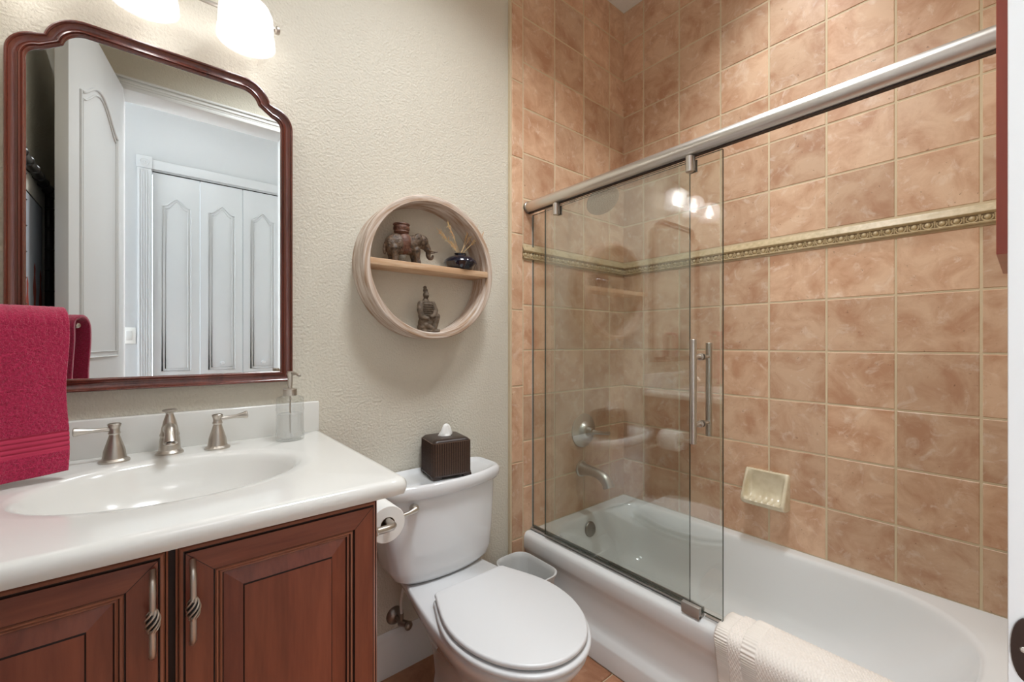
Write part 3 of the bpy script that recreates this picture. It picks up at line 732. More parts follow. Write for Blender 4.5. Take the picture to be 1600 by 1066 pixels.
# ---------------------------------------------------------------- round wall shelf and ornaments
RX, RZ, RR, RY = -1.216, 1.421, 0.249, 0.104
rs = thing('round_shelf', 'round whitewashed wooden wall shelf with one board across', 'shelf', (RX, 0, RZ-RR))
b = NB(); n = 96; rings = []
for k in range(n):
    a = 2*PI*k/n; e = Vector((math.cos(a), 0, math.sin(a))); o_ = Vector((RX, 0, RZ))
    rings.append([o_+e*RR, o_+e*(RR+0.001)+Vector((0,-RY+0.004,0)), o_+e*(RR-0.003)+Vector((0,-RY,0)), o_+e*(RR-0.020)+Vector((0,-RY,0)), o_+e*(RR-0.022)+Vector((0,-RY+0.003,0)), o_+e*(RR-0.022)])
rings.append(rings[0]); loft(b, rings, False, False, True)
bmesh.ops.remove_doubles(b, verts=b.verts, dist=1e-6); fixn(b); obj('ring', b, WASHW, rs)
BZ = 1.430; b = NB(); hw = math.sqrt((RR-0.021)**2-(BZ-RZ)**2); box(b, RX-hw, -RY+0.002, BZ-0.022, RX+hw, -0.001, BZ, 0.002); obj('shelf_board', b, BOARDW, rs)

def cap_chain(bm, pts, rads, n=10):
    for (p, r) in zip(pts, rads): ball(bm, p, r, n=n)
    for i in range(len(pts)-1): tube(bm, [pts[i], pts[i+1]], [rads[i], rads[i+1]], n)
# elephant, facing right
EX, EY = -1.305, -0.058; EZ = BZ
def E(x, y, z): return Vector((EX+x, EY+y, EZ+z))
el = thing('elephant_figurine', 'dark bronze coloured elephant figurine with a drum shaped seat on its back', 'figurine', (EX, EY, EZ))
b = NB()
ball(b, E(-0.028, 0, 0.064), (0.042, 0.030, 0.036)); ball(b, E(0.012, 0, 0.066), (0.040, 0.028, 0.034)); ball(b, E(-0.048, 0, 0.056), (0.026, 0.026, 0.034)); 
ball(b, E(0.034, 0, 0.074), (0.026, 0.023, 0.030)); ball(b, E(0.060, 0, 0.086), (0.027, 0.019, 0.024)); ball(b, E(0.050, 0, 0.100), (0.016, 0.013, 0.012)); ball(b, E(0.070, 0, 0.075), (0.018, 0.013, 0.018))
for sy_ in (-1, 1):
    cap_chain(b, [E(-0.046, 0.014*sy_, 0.045), E(-0.044, 0.015*sy_, 0.02), E(-0.042, 0.015*sy_, 0.004)], [0.017, 0.0105, 0.0115])
    cap_chain(b, [E(0.034, 0.014*sy_, 0.048), E(0.038, 0.014*sy_, 0.02), E(0.041, 0.014*sy_, 0.004)], [0.015, 0.0095, 0.011])
    ball(b, E(0.038, 0.021*sy_, 0.086), (0.016, 0.005, 0.021), Matrix.Rotation(0.4*1, 3, 'Y'))
tr = spline([E(0.078, 0, 0.074), E(0.087, 0, 0.058), E(0.087, 0, 0.040), E(0.092, 0, 0.030), E(0.102, 0, 0.031), E(0.105, 0, 0.040)], 4)
cap_chain(b, tr, [0.013-0.0085*min(1, k/(len(tr)*0.75)) for k in range(len(tr))])
tl_ = spline([E(-0.072, 0, 0.062), E(-0.076, 0, 0.04), E(-0.073, 0, 0.026)], 4); cap_chain(b, tl_, [0.004]*len(tl_))
o = obj('body', b, BRNZ, el); remesh(o, 0.0016, 1)
for sy_ in (-1, 1):
    b = NB(); p = bez(E(0.078, 0.010*sy_, 0.060), E(0.092, 0.014*sy_, 0.052), E(0.106, 0.013*sy_, 0.050), E(0.120, 0.010*sy_, 0.055), 8); tube(b, p, [0.0042-0.0004*k for k in range(9)], 8); fixn(b); obj('tusk', b, BRNZ, el)
b = NB()
ball(b, E(-0.008, 0, 0.069), (0.030, 0.0325, 0.038), n=24); 
for k in range(12):
    a = -1.2+2.4*k/11; tube(b, [E(-0.008+0.028*math.sin(a)*0.9, -0.030*math.cos(a)-0.002, 0.052), E(-0.008+0.028*math.sin(a)*0.9, -0.030*math.cos(a)-0.003, 0.038)], 0.0014, 6)
fixn(b); obj('saddle_cloth', b, REDRES, el)
b = NB(); lathe(b, [(0.017,0.096),(0.021,0.100),(0.026,0.106),(0.0245,0.110),(0.0275,0.115),(0.027,0.124),(0.0255,0.127),(0.0285,0.131),(0.0275,0.134),(0.023,0.135),(0,0.133)], tuple(E(-0.014, 0, 0)), n=14); obj('howdah', b, REDRES, el)
# vase + dried grass
VXc, VYc = -1.085, -0.060
vz = thing('bud_vase', 'squat glossy navy bud vase on the shelf board', 'vase', (VXc, VYc, BZ))
b = NB(); lathe(b, [(0,0),(0.040,0),(0.046,0.004),(0.056,0.016),(0.0625,0.027),(0.060,0.036),(0.046,0.047),(0.028,0.054),(0.021,0.057),(0.021,0.061),(0.0235,0.063),(0.019,0.063),(0.017,0.056),(0.0,0.052)], (VXc,VYc,BZ), n=48); obj('vase_body', b, NAVY, vz)
dg = thing('dried_grass', 'sprigs of straw coloured dried grass standing in the navy vase', 'dried plant', (VXc, VYc, BZ+0.055))
def sprig(base, tip, seedlen, side):
    bm = NB(); base = Vector(base); tip = Vector(tip)
    p = bez(base, base.lerp(tip, 0.4)+Vector((0,0,0.012)), base.lerp(tip, 0.75)+Vector((0,0,0.006)), tip, 12); tube(bm, p, [0.0011]*7+[0.0009]*6, 6)
    for k in range(5, 13):
        q = p[k]
        for s in (-1, 1):
            for m_ in range(2):
                d = (tip-base).normalized()*random.uniform(0.008, seedlen) + Vector((random.uniform(-1,1)*0.006, random.uniform(-1,1)*0.005, s*random.uniform(0.004, 0.014)))
                tube(bm, [q, q+d*0.5+Vector((0,0,0.001)), q+d], [0.0005, 0.0011, 0.0004], 5)
    fixn(bm); return bm
vb = Vector((VXc, VYc, BZ+0.055))
for tip, sl in (((-1.165, -0.050, 1.560), 0.016), ((-1.145, -0.075, 1.585), 0.014), ((-1.045, -0.06, 1.590), 0.012), ((-1.018, -0.07, 1.592), 0.014), ((-1.002, -0.085, 1.568), 0.014), ((-1.12, -0.06, 1.52), 0.010)):
    obj('sprig', sprig(vb+Vector((random.uniform(-0.006,0.006), random.uniform(-0.006,0.006), 0)), tip, sl, 0), STRAW, dg)
# kneeling warrior, on the bottom of the ring
WX, WY, WZ = -1.222, -0.058, RZ-RR+0.0222
wf = thing('warrior_figurine', 'grey brown kneeling warrior figurine in armour with a topknot', 'figurine', (WX, WY, WZ))
def Wp(x, y, z): return Vector((WX+x, WY+y, WZ+z))
b = NB()
ball(b, Wp(-0.004, 0, 0.082), (0.030, 0.021, 0.034)); ball(b, Wp(-0.006, 0, 0.060), (0.027, 0.022, 0.026)); ball(b, Wp(-0.004, 0, 0.035), (0.030, 0.024, 0.026))
ball(b, Wp(-0.016, 0, 0.018), (0.020, 0.022, 0.020))
cap_chain(b, [Wp(-0.026, -0.004, 0.100), Wp(-0.034, -0.012, 0.080), Wp(-0.030, -0.016, 0.055), Wp(-0.010, -0.022, 0.048)], [0.013, 0.011, 0.009, 0.007])
cap_chain(b, [Wp(0.018, -0.004, 0.100), Wp(0.026, -0.010, 0.080), Wp(0.020, -0.018, 0.062), Wp(0.006, -0.023, 0.056)], [0.013, 0.011, 0.009, 0.007])
cap_chain(b, [Wp(0.008, -0.006, 0.040), Wp(0.030, -0.014, 0.058), Wp(0.026, -0.014, 0.030), Wp(0.020, -0.014, 0.012)], [0.014, 0.013, 0.010, 0.009])
cap_chain(b, [Wp(0.018, -0.015, 0.008), Wp(0.036, -0.018, 0.007)], [0.008, 0.006])
cap_chain(b, [Wp(-0.012, -0.012, 0.026), Wp(0.010, -0.018, 0.012), Wp(-0.012, -0.006, 0.008)], [0.014, 0.010, 0.010])
cap_chain(b, [Wp(-0.006, 0, 0.108), Wp(-0.006, -0.001, 0.122)], [0.014, 0.008])
ball(b, Wp(-0.006, -0.003, 0.134), (0.0105, 0.012, 0.0145)); ball(b, Wp(-0.004, -0.015, 0.132), (0.003, 0.003, 0.004)); ball(b, Wp(-0.007, 0.0, 0.150), (0.0085, 0.009, 0.008)); ball(b, Wp(-0.008, 0.001, 0.160), (0.0065, 0.0065, 0.007))
box(b, WX-0.030, WY-0.026, WZ, WX+0.038, WY+0.018, WZ+0.009, 0.003)
o = obj('body', b, CLAY, wf); remesh(o, 0.0015, 1)
b = NB()
for k in range(7):
    z = 0.062+k*0.0075; r = 0.0305-0.0008*abs(k-3)**1.5
    p = [Wp(-0.004+r*math.cos(a), -0.0225*math.sin(a)*1.0, z) for a in [PI*j/12 for j in range(1, 12)]]
    tube(b, p, 0.0013, 6)
fixn(b); obj('armour', b, CLAY, wf)

# ---------------------------------------------------------------- toilet
TX = -1.197
toi = thing('toilet', 'white two piece toilet with a closed elongated seat lid', 'toilet', (TX, -0.35, 0))
def dring(hw, yb, yf_side, yf_mid, r, z, n=48):
    """bow-fronted tank plan; hw half width"""
    pts = []
    pts += [Vector((TX-hw+r, yb, z)), ]
    out = []
    # back right corner -> clockwise around: build explicit
    def arc(cx, cy, a0, a1, k): return [Vector((cx+r*math.cos(math.radians(a0+(a1-a0)*i/k)), cy+r*math.sin(math.radians(a0+(a1-a0)*i/k)), z)) for i in range(k+1)]
    rb = r*0.5
    out += [Vector((TX+hw-rb+rb*math.cos(math.radians(a)), yb-rb+rb*math.sin(math.radians(a)), z)) for a in (90, 67, 45, 22, 0)]
    out += arc(TX+hw-r, yf_side+r, 0, -62, 7)
    m_ = 20; x_a = out[-1].x; y_a = out[-1].y
    for i in range(1, m_):
        u = i/m_; x = x_a + (2*TX-2*x_a)*u if False else x_a + (2*(TX-x_a))*u
        s = (x-TX)/(x_a-TX); out.append(Vector((x, y_a + (yf_mid-y_a)*(1-abs(s)**2.3), z)))
    left = [Vector((2*TX-p.x, p.y, p.z)) for p in reversed(out[:13-0][:12])]
    out += [Vector((2*TX-p.x, p.y, p.z)) for p in reversed(out[:12])]
    return out
b = NB(); rings = []
for z, hw, ys, ym, r in ((0.372, 0.085, -0.110, -0.130, 0.03), (0.372, 0.130, -0.150, -0.165, 0.04), (0.378, 0.158, -0.164, -0.181, 0.045), (0.392, 0.178, -0.170, -0.188, 0.048), (0.42, 0.192, -0.172, -0.191, 0.05), (0.50, 0.204, -0.168, -0.192, 0.05), (0.58, 0.213, -0.163, -0.193, 0.05), (0.662, 0.219, -0.160, -0.193, 0.05)):
    rings.append(dring(hw, -0.012, ys, ym, r, z))
loft(b, rings); fixn(b); obj('tank', b, PORC, toi, ang=60)
b = NB(); rings = []
for z, hw, ys, ym in ((0.655, 0.222, -0.165, -0.199), (0.658, 0.229, -0.171, -0.206), (0.668, 0.234, -0.176, -0.211), (0.682, 0.236, -0.178, -0.213), (0.695, 0.234, -0.176, -0.211), (0.701, 0.229, -0.171, -0.206), (0.702, 0.224, -0.166, -0.201), (0.699, 0.217, -0.159, -0.194), (0.692, 0.209, -0.151, -0.186), (0.689, 0.200, -0.143, -0.178)):
    rings.append(dring(hw, -0.006 if z < 0.704 and hw > 0.222 else -0.006-(0.224-hw)*1.2, ys, ym, 0.055, z))
loft(b, rings); fixn(b); obj('tank_lid', b, PORC, toi, ang=60)
LIDZ = 0.6895
b = NB(); lx, ly = -1.335, -0.186
lathe(b, [(0.0,-0.010),(0.013,-0.008),(0.0145,0),(0.0145,0.006),(0.012,0.012),(0,0.015)], (lx, ly, 0.632), (0,-1,0), 24)
tube(b, bez((lx, ly-0.010, 0.632), (lx-0.02, ly-0.016, 0.629), (lx-0.04, ly-0.02, 0.626), (lx-0.075, ly-0.018, 0.628), 10), [0.0105,0.010,0.009,0.008,0.0072,0.0068,0.0066,0.0066,0.0066,0.0066,0.006], 14)
fixn(b); obj('flush_lever', b, NICKEL, toi)
def egg(hw, yb, yf, z, n=72, cy=-0.50, wb=None, rc=0.014):
    """seat plan: straight back edge of half width wb, widest at cy, elongated front at yf"""
    wb = hw*0.70 if wb is None else wb; right = [(0.0, yf)]
    for k in range(1, 19):
        a = PI/2*k/18; right.append((hw*math.sin(a)**0.96, cy-(cy-yf)*math.cos(a)))
    for k in range(1, 13):
        t = k/12*(1-rc/abs(yb-cy)); right.append((wb+(hw-wb)*math.cos(t*PI/2)**1.15, cy+(yb-cy)*t))
    x_, y_ = right[-1]
    for k in range(1, 6):
        a = PI/2*k/5; right.append((x_-rc*(1-math.cos(a)), y_+(yb-y_)*math.sin(a)))
    pts = [Vector((TX+x, y, z)) for x, y in right]
    return pts + [Vector((TX-x, y, z)) for x, y in reversed(right[1:])]
b = NB(); rings = []
for z, hw, yb, yf, cy in ((0.0, 0.105, -0.17, -0.56, -0.36), (0.012, 0.107, -0.168, -0.562, -0.36), (0.03, 0.098, -0.175, -0.548, -0.36), (0.08, 0.092, -0.18, -0.535, -0.37), (0.15, 0.096, -0.17, -0.548, -0.38), (0.21, 0.112, -0.14, -0.588, -0.40), (0.26, 0.135, -0.10, -0.640, -0.43), (0.30, 0.160, -0.06, -0.695, -0.46), (0.335, 0.175, -0.03, -0.728, -0.48), (0.355, 0.180, -0.025, -0.740, -0.49), (0.366, 0.180, -0.025, -0.740, -0.49), (0.371, 0.174, -0.03, -0.733, -0.49)):
    rings.append(egg(hw, yb, yf, z, cy=cy))
loft(b, rings); fixn(b); obj('bowl', b, PORC, toi, ang=60)
def pill(z0, z1, hw, yb, yf, r):
    bm = NB(); rs_ = []
    for i in range(5): a = PI/2*i/4; rs_.append(egg(hw-r+r*math.sin(a), yb-r+r*math.sin(a), yf+r-r*math.sin(a), z0+r-r*math.cos(a)))
    for i in range(5): a = PI/2*i/4; rs_.append(egg(hw-r+r*math.cos(a), yb-r+r*math.cos(a), yf+r-r*math.cos(a), z1-r+r*math.sin(a)))
    return bm, rs_
bm_, rs_ = pill(0.3745, 0.390, 0.189, -0.297, -0.749, 0.006); loft(bm_, rs_); fixn(bm_); obj('seat', bm_, SEATM, toi, ang=60)
bm_, rs_ = pill(0.3950, 0.409, 0.181, -0.294, -0.739, 0.0060)
rs_ += [egg(0.150, -0.315, -0.700, 0.4105), egg(0.08, -0.38, -0.60, 0.4115)]
loft(bm_, rs_); fixn(bm_); obj('seat_lid', bm_, SEATM, toi, ang=60)
for s in (-1, 1):
    b = NB(); box(b, TX+s*0.075-0.02, -0.322, 0.371, TX+s*0.075+0.02, -0.300, 0.3955, 0.005); obj('seat_hinge', b, SEATM, toi)

# water supply
ws = thing('water_valve', 'chrome shut off valve with a white supply hose on the wall beside the toilet', 'valve', (-1.318, 0, 0.196))
b = NB(); lathe(b, [(0.031,0),(0.031,0.002),(0.027,0.009),(0.016,0.014),(0.008,0.016),(0.008,0.05),(0,0.05)], (-1.318, -0.0, 0.198), (0,-1,0), 28)
lathe(b, [(0.011,0),(0.011,0.028),(0.008,0.03),(0,0.03)], (-1.318, -0.040, 0.192), (0.3,-0.5,0.0), 16); lathe(b, [(0.007,0),(0.007,0.024),(0,0.024)], (-1.314, -0.048, 0.200), (0,0,1), 12); fixn(b); obj('valve_body', b, DNICK, ws)
b = NB(); n=20; lathe(b, [(0.006,0),(0.010,0.003),(0.014,0.004),(0.016,0.012),(0.011,0.018),(0,0.019)], (-1.304, -0.064, 0.190), (0.45,-0.85,-0.15), 9); obj('valve_handle', b, DNICK, ws)
b = NB(); tube(b, spline([(-1.314, -0.048, 0.222), (-1.318, -0.052, 0.27), (-1.315, -0.070, 0.33), (-1.315, -0.085, 0.372)], 5), 0.0045, 10); lathe(b, [(0.014,0),(0.014,0.02),(0.010,0.024),(0,0.024)], (-1.315, -0.085, 0.356), (0,0,1), 12); obj('supply_hose', b, RUBW, ws)

# ---------------------------------------------------------------- toilet paper
hx, hy, hz = -1.470, -0.300, 0.664
th_ = thing('toilet_paper_holder', 'brushed nickel toilet paper holder on the end of the vanity', 'toilet paper holder', (VX1, -0.33, hz))
b = NB(); lathe(b, [(0.024,0),(0.024,0.005),(0.012,0.010),(0.009,0.02),(0.009,0.03)], (VX1, -0.345, hz), (1,0,0), 24)
tube(b, [(VX1+0.02, -0.345, hz), (hx-0.022, -0.345, hz), (hx-0.006, -0.343, hz), (hx, -0.336, hz), (hx, -0.318, hz), (hx, -0.19, hz)], [0.0095]*6, 16)
lathe(b, [(0.0125,0),(0.0125,0.008),(0,0.008)], (hx, -0.19, hz), (0,1,0), 16); lathe(b, [(0.011,0),(0.0125,0.004),(0.011,0.008)], (hx-0.055, -0.345, hz), (1,0,0), 16)
fixn(b); obj('holder_arm', b, NICKEL, th_)
tp = thing('toilet_paper', 'white toilet paper roll on the holder beside the tank', 'toilet paper', (hx, -0.25, hz-0.05))
rz_ = hz-0.0095; 
b = NB(); n = 64; rings = []
for r, y in ((0.0205, -0.300), (0.049, -0.300), (0.0505, -0.2985), (0.0505, -0.2015), (0.049, -0.200), (0.0205, -0.200)):
    rings.append([Vector((hx+r*math.cos(2*PI*k/n), y, rz_+r*math.sin(2*PI*k/n))) for k in range(n)])
rings.append(rings[0]); loft(b, rings, False, False); bmesh.ops.remove_doubles(b, verts=b.verts, dist=1e-6); fixn(b); obj('roll', b, PAPER, tp)
b = NB(); rings = []
for r, y in ((0.0195, -0.3003), (0.0205, -0.3003), (0.0205, -0.1997), (0.0195, -0.1997)):
    rings.append([Vector((hx+r*math.cos(2*PI*k/32), y, rz_+r*math.sin(2*PI*k/32))) for k in range(32)])
rings.append(rings[0]); loft(b, rings, False, False); bmesh.ops.remove_doubles(b, verts=b.verts, dist=1e-6); fixn(b); obj('cardboard_core', b, CARD, tp)

# ---------------------------------------------------------------- tissue box cover on the tank
bx, by, bs, bh, ba = -1.166, -0.091, 0.138, 0.136, math.radians(-10)
tb = thing('tissue_box_cover', 'dark brown woven tissue box cover on the toilet tank lid', 'tissue box', (bx, by, LIDZ))
Rz = Matrix.Rotation(ba, 3, 'Z')
def TB(x, y, z): return Vector((bx, by, LIDZ)) + Rz @ Vector((x, y, z))
b = NB(); h_ = bs/2
rings = []
for z, e in ((0.010, 0.0), (0.014, 0.0), (0.122, -0.001), (0.130, -0.004), (0.134, -0.010), (0.136, -0.020)):
    rings.append([TB(p.x, p.y, p.z) for p in rrect(-h_-e*1.0 if False else -h_-e, -h_-e, h_+e, h_+e, 0.016, z, 8)] if False else [TB(p.x, p.y, p.z) for p in rrect(-(h_+e), -(h_+e), h_+e, h_+e, max(0.006, 0.016+e*0.3), z, 8)])
# oval opening
ring_o = rings[-1]; N_ = len(ring_o); op = []
for p in ring_o:
    q = Rz.inverted() @ (p - Vector((bx, by, LIDZ))); a = math.atan2(q.y, q.x); op.append(TB(0.026*math.cos(a), 0.020*math.sin(a), 0.1365))
rings.append(op); rings.append([p-Vector((0,0,0.012)) for p in op])
loft(b, rings, True, False); fixn(b); obj('box_shell', b, RATTAN, tb, ang=50)
b = NB()
for k in range(28):     # horizontal canes
    z = 0.014 + 0.110*k/27; pts = [TB(p.x, p.y, z) for p in rrect(-h_-0.0004, -h_-0.0004, h_+0.0004, h_+0.0004, 0.0164, 0, 6)]; tube(b, pts, 0.0016, 6, closed=True)
fixn(b); obj('horizontal_weave', b, RATTAN2, tb)
b = NB()
per = rrect(-h_-0.001, -h_-0.001, h_+0.001, h_+0.001, 0.017, 0, 6)
ln = []; acc = 0
for i in range(len(per)): 
    p, q = per[i], per[(i+1) % len(per)]; L_ = (q-p).length; ln.append((acc, p, q, L_)); acc += L_
nv = 64
for k in range(nv):
    s = acc*k/nv
    for a0, p, q, L_ in ln:
        if a0 <= s < a0+L_: v = p.lerp(q, (s-a0)/L_); break
    tube(b, [TB(v.x, v.y, 0.012), TB(v.x, v.y, 0.124)], 0.0021, 6)
fixn(b); obj('vertical_weave', b, RATTAN, tb)
b = NB(); per2 = rrect(-h_-0.002, -h_-0.002, h_+0.002, h_+0.002, 0.018, 0, 8); npz = len(per2)
lo = []; hi = []
for i, p in enumerate(per2):
    nxt = per2[(i+1) % npz]
for sgx in (-1, 1):
    for sgy in (-1, 1):
        x, y = sgx*(h_-0.014), sgy*(h_-0.014)
        c = TB(x, y, 0.006); box(b, c.x-0.016, c.y-0.016, LIDZ+0.0, c.x+0.016, c.y+0.016, LIDZ+0.012, 0.004, rot=Rz)
tube(b, [TB(p.x, p.y, 0.012) for p in per2], 0.003, 6, closed=True)
fixn(b); obj('base_rim', b, RATTAN, tb)
b = NB(); prevr = None; rings = []
for k, (r, z) in enumerate(((0.019, 0.124), (0.021, 0.136), (0.020, 0.140), (0.016, 0.150), (0.013, 0.160), (0.009, 0.170), (0.002, 0.178))):
    rr = []
    for i in range(28):
        a = 2*PI*i/28; f = 1 + (0.22*math.sin(a*3+k*0.5) + 0.12*math.sin(a*7+k))*(k/6*1.2+0.3)
        rr.append(TB(r*f*math.cos(a)*1.15 - 0.004 + 0.006*(k/6), r*f*0.55*math.sin(a), z + (0.004*math.sin(a*2+1) if 1 < k < 6 else 0)))
    rings.append(rr)
loft(b, rings, False, True); fixn(b)
o = obj('tissue', b, PAPER, None, True, loc=tuple(TB(0,0,0.124)), ang=180); tag(o, 'white tissue sticking up out of the woven box', 'tissue')

# ---------------------------------------------------------------- waste basket
wb = NB(); rings = []
gx0, gy0, gx1, gy1 = -0.920, -0.278, -0.765, -0.040
for z, e in ((0.0, 0.022), (0.004, 0.018), (0.12, 0.010), (0.255, 0.002), (0.262, -0.003), (0.270, -0.004), (0.272, 0.0), (0.268, 0.003), (0.25, 0.005), (0.10, 0.013), (0.008, 0.021)):
    rings.append(rrect(gx0+e, gy0+e, gx1-e, gy1-e, 0.055, z, 10))
loft(wb, rings); fixn(wb); o = obj('waste_basket', wb, BIN, None, True, loc=(-0.845, -0.16, 0), ang=50); tag(o, 'small light grey plastic waste basket between toilet and tub', 'waste basket')

# ---------------------------------------------------------------- bathtub
RZt = 0.325; OX = -0.727
tub = thing('bathtub', 'glossy white alcove bathtub with a skirted apron', 'bathtub', (-0.36, -0.72, 0))
b = NB(); y0, y1 = YC+0.004, -0.005
apr = [(-0.741, 0.0), (-0.741, 0.070), (-0.738, 0.078), (-0.722, 0.094), (-0.716, 0.104), (-0.713, 0.130), (-0.712, 0.225), (-0.714, 0.235), (-0.724, 0.252), (-0.727, 0.262), (-0.727, 0.300), (-0.725, 0.311), (-0.718, 0.3205), (-0.706, 0.325)]
# outer rings of the shell: the apron profile on the room side, straight walls elsewhere
def tring(x, z, n=10): return rrect(x, y0, -0.003, y1, 0.004, z, n)
rings = [tring(x, z) for x, z in apr]
ix0, iy0, ix1, iy1 = -0.640, -1.375, -0.050, -0.062
def iring(e, z, ey0=0.0, ey1=0.0, ex=0.0, rf=1.0):
    x0_, y0_, x1_, y1_ = ix0+e+ex, iy0+e+ey0, ix1-e-ex, iy1-e-ey1
    R = [(0.26-e*0.3)*rf, (0.12)*rf, (0.12)*rf, (0.26-e*0.3)*rf]
    return rrect(x0_, y0_, x1_, y1_, 0, z, 10, radii=R)
rings += [iring(-0.008, RZt), iring(-0.003, RZt-0.001), iring(0.003, RZt-0.005), iring(0.008, RZt-0.013), iring(0.012, RZt-0.03, 0.004),
          iring(0.022, 0.24, 0.03, 0.004), iring(0.034, 0.16, 0.085, 0.012, 0.0), iring(0.045, 0.11, 0.13, 0.022), iring(0.062, 0.078, 0.165, 0.034), iring(0.085, 0.064, 0.19, 0.045, 0, 0.9), iring(0.12, 0.058, 0.22, 0.06, 0, 0.75)]
loft(b, rings, True, True); fixn(b); obj('tub_shell', b, ACRYL, tub, ang=50)
b = NB(); q = Vector((-0.372, iy1-0.0255, 0.262)); lathe(b, [(0.036,0),(0.036,0.003),(0.032,0.008),(0.028,0.009),(0.006,0.009),(0,0.010)], q+Vector((0,0.004,0)), (0,-1,0.12), 32)
for s in (-1, 1): lathe(b, [(0.004,0),(0.003,0.003),(0,0.003)], q+Vector((s*0.018,-0.005,0)), (0,-1,0.12), 10)
fixn(b); obj('overflow_plate', b, DNICK, tub)
b = NB(); lathe(b, [(0.035,0),(0.035,0.002),(0.028,0.004),(0,0.003)], (-0.345, -0.24, 0.058), (0,0,1), 28); obj('drain', b, CHROME, tub)

# ---------------------------------------------------------------- shower glass
XR = -0.704; RLZ = 1.756
rail = thing('shower_rail', 'thick satin metal rail running above the tub glass', 'rail', (XR, 0, RLZ))
b = NB(); lathe(b, [(0.0235, 0), (0.0235, -YC-0.0)], (XR, -0.004, RLZ), (0,-1,0), 40); obj('rail_tube', b, RAILM, rail)
b = NB(); lathe(b, [(0.0255,0),(0.0262,0.003),(0.0262,0.012),(0.024,0.014)], (XR, -0.008, RLZ), (0,-1,0), 40); obj('end_collar', b, DNICK, rail)
b = NB(); lathe(b, [(0.0255,0),(0.0262,0.003),(0.0262,0.012),(0.024,0.014)], (XR, YC+0.006, RLZ), (0,1,0), 40); obj('end_collar', b, DNICK, rail)
b = NB(); box(b, XR-0.004, YC+0.02, RLZ-0.0265, XR+0.010, -0.012, RLZ-0.0225); obj('lower_channel', b, GLAZE, rail)
def pane(name, x, y0, y1, z0, z1, parent=None, th=0.008):
    bm = NB(); box(bm, x-th/2, y0, z0, x+th/2, y1, z1)
    bm.faces.ensure_lookup_table()
    for f in bm.faces: f.material_index = 0 if abs(f.normal.x) > 0.9 else 1
    fixn(bm)
    for f in bm.faces: f.material_index = 0 if abs(f.normal.x) > 0.9 else 1
    return obj(name, bm, [GLASS, GEDGE], parent, False)
XF, XS = -0.676, -0.699
fp = thing('fixed_glass_panel', 'fixed clear glass panel along the faucet end of the tub', 'glass panel', (XF, -0.38, RZt))
pane('glass_pane', XF, -0.757, -0.014, RZt+0.014, RLZ-0.028, fp)
b = NB(); box(b, XF-0.0045, -0.0138, RZt+0.012, XF+0.0045, -0.0118, RZt+1.40); obj('wall_seal', b, WHITE, fp)
sg = thing('sliding_glass_door', 'sliding clear glass tub door with a ladder pull handle', 'shower door', (XS, -0.5, RZt))
YL, YR = -0.118, -0.872
pane('glass_pane', XS, YR, YL, RZt+0.020, RLZ-0.032, sg)
for y in (-0.196, -0.777):
    b = NB(); lathe(b, [(0.0105,0),(0.0115,0.001),(0.0115,0.047),(0.0105,0.048)], (XS-0.016, y, RLZ-0.075), (0,0,1), 28); fixn(b); bmesh.ops.scale(b, verts=b.verts, vec=(1,1,1)); obj('hanger', b, NICKEL, sg)
    b = NB(); box(b, XS-0.012, y-0.013, RLZ-0.072, XS-0.0042, y+0.013, RLZ-0.026, 0.001); box(b, XS+0.0042, y-0.013, RLZ-0.072, XS+0.010, y+0.013, RLZ-0.035, 0.001); obj('hanger_plate', b, DNICK, sg)
HY = -0.806
for s, z0, z1, nm in ((-1, 0.858, 1.168, 'outer_handle'), (1, 0.868, 1.158, 'inner_handle')):
    b = NB(); xx = XS+s*0.048
    lathe(b, [(0.0085,0),(0.0095,0.001),(0.0095,z1-z0-0.001),(0.0085,z1-z0)], (xx, HY, z0), (0,0,1), 24)
    for z in (0.912, 1.115):
        tube(b, [(XS+s*0.004, HY, z), (xx, HY, z)], 0.0062, 14); lathe(b, [(0.0105,0),(0.0105,0.005),(0.0062,0.007)], (XS+s*0.0041, HY, z), (s,0,0), 20)
    fixn(b); obj(nm, b, NICKEL, sg)
tr_ = thing('bottom_track', 'slim metal track on the tub rim under the glass', 'track', (XF, -0.7, RZt))
b = NB(); box(b, XF-0.013, -0.770, RZt+0.0005, XF+0.010, -0.012, RZt+0.005, 0.001); box(b, XF-0.013, -0.770, RZt+0.0005, XF-0.0095, -0.012, RZt+0.013, 0.001); box(b, XF+0.006, -0.770, RZt+0.0005, XF+0.010, -0.012, RZt+0.018, 0.001); obj('track_channel', b, TRACKM, tr_)
b = NB(); box(b, XF-0.013, -0.90, RZt+0.0005, XF+0.006, -0.812, RZt+0.004, 0.001); obj('threshold_strip', b, TRACKM, tr_)
b = NB(); box(b, XS-0.022, -0.810, RZt+0.0005, XS-0.0065, -0.752, RZt+0.034, 0.0015); box(b, XS+0.0065, -0.810, RZt+0.0005, XS+0.0125, -0.775, RZt+0.030, 0.0015); box(b, XS-0.022, -0.810, RZt+0.0005, XS+0.012, -0.775, RZt+0.010, 0.001)
obj('door_guide', b, TRACKM, tr_)

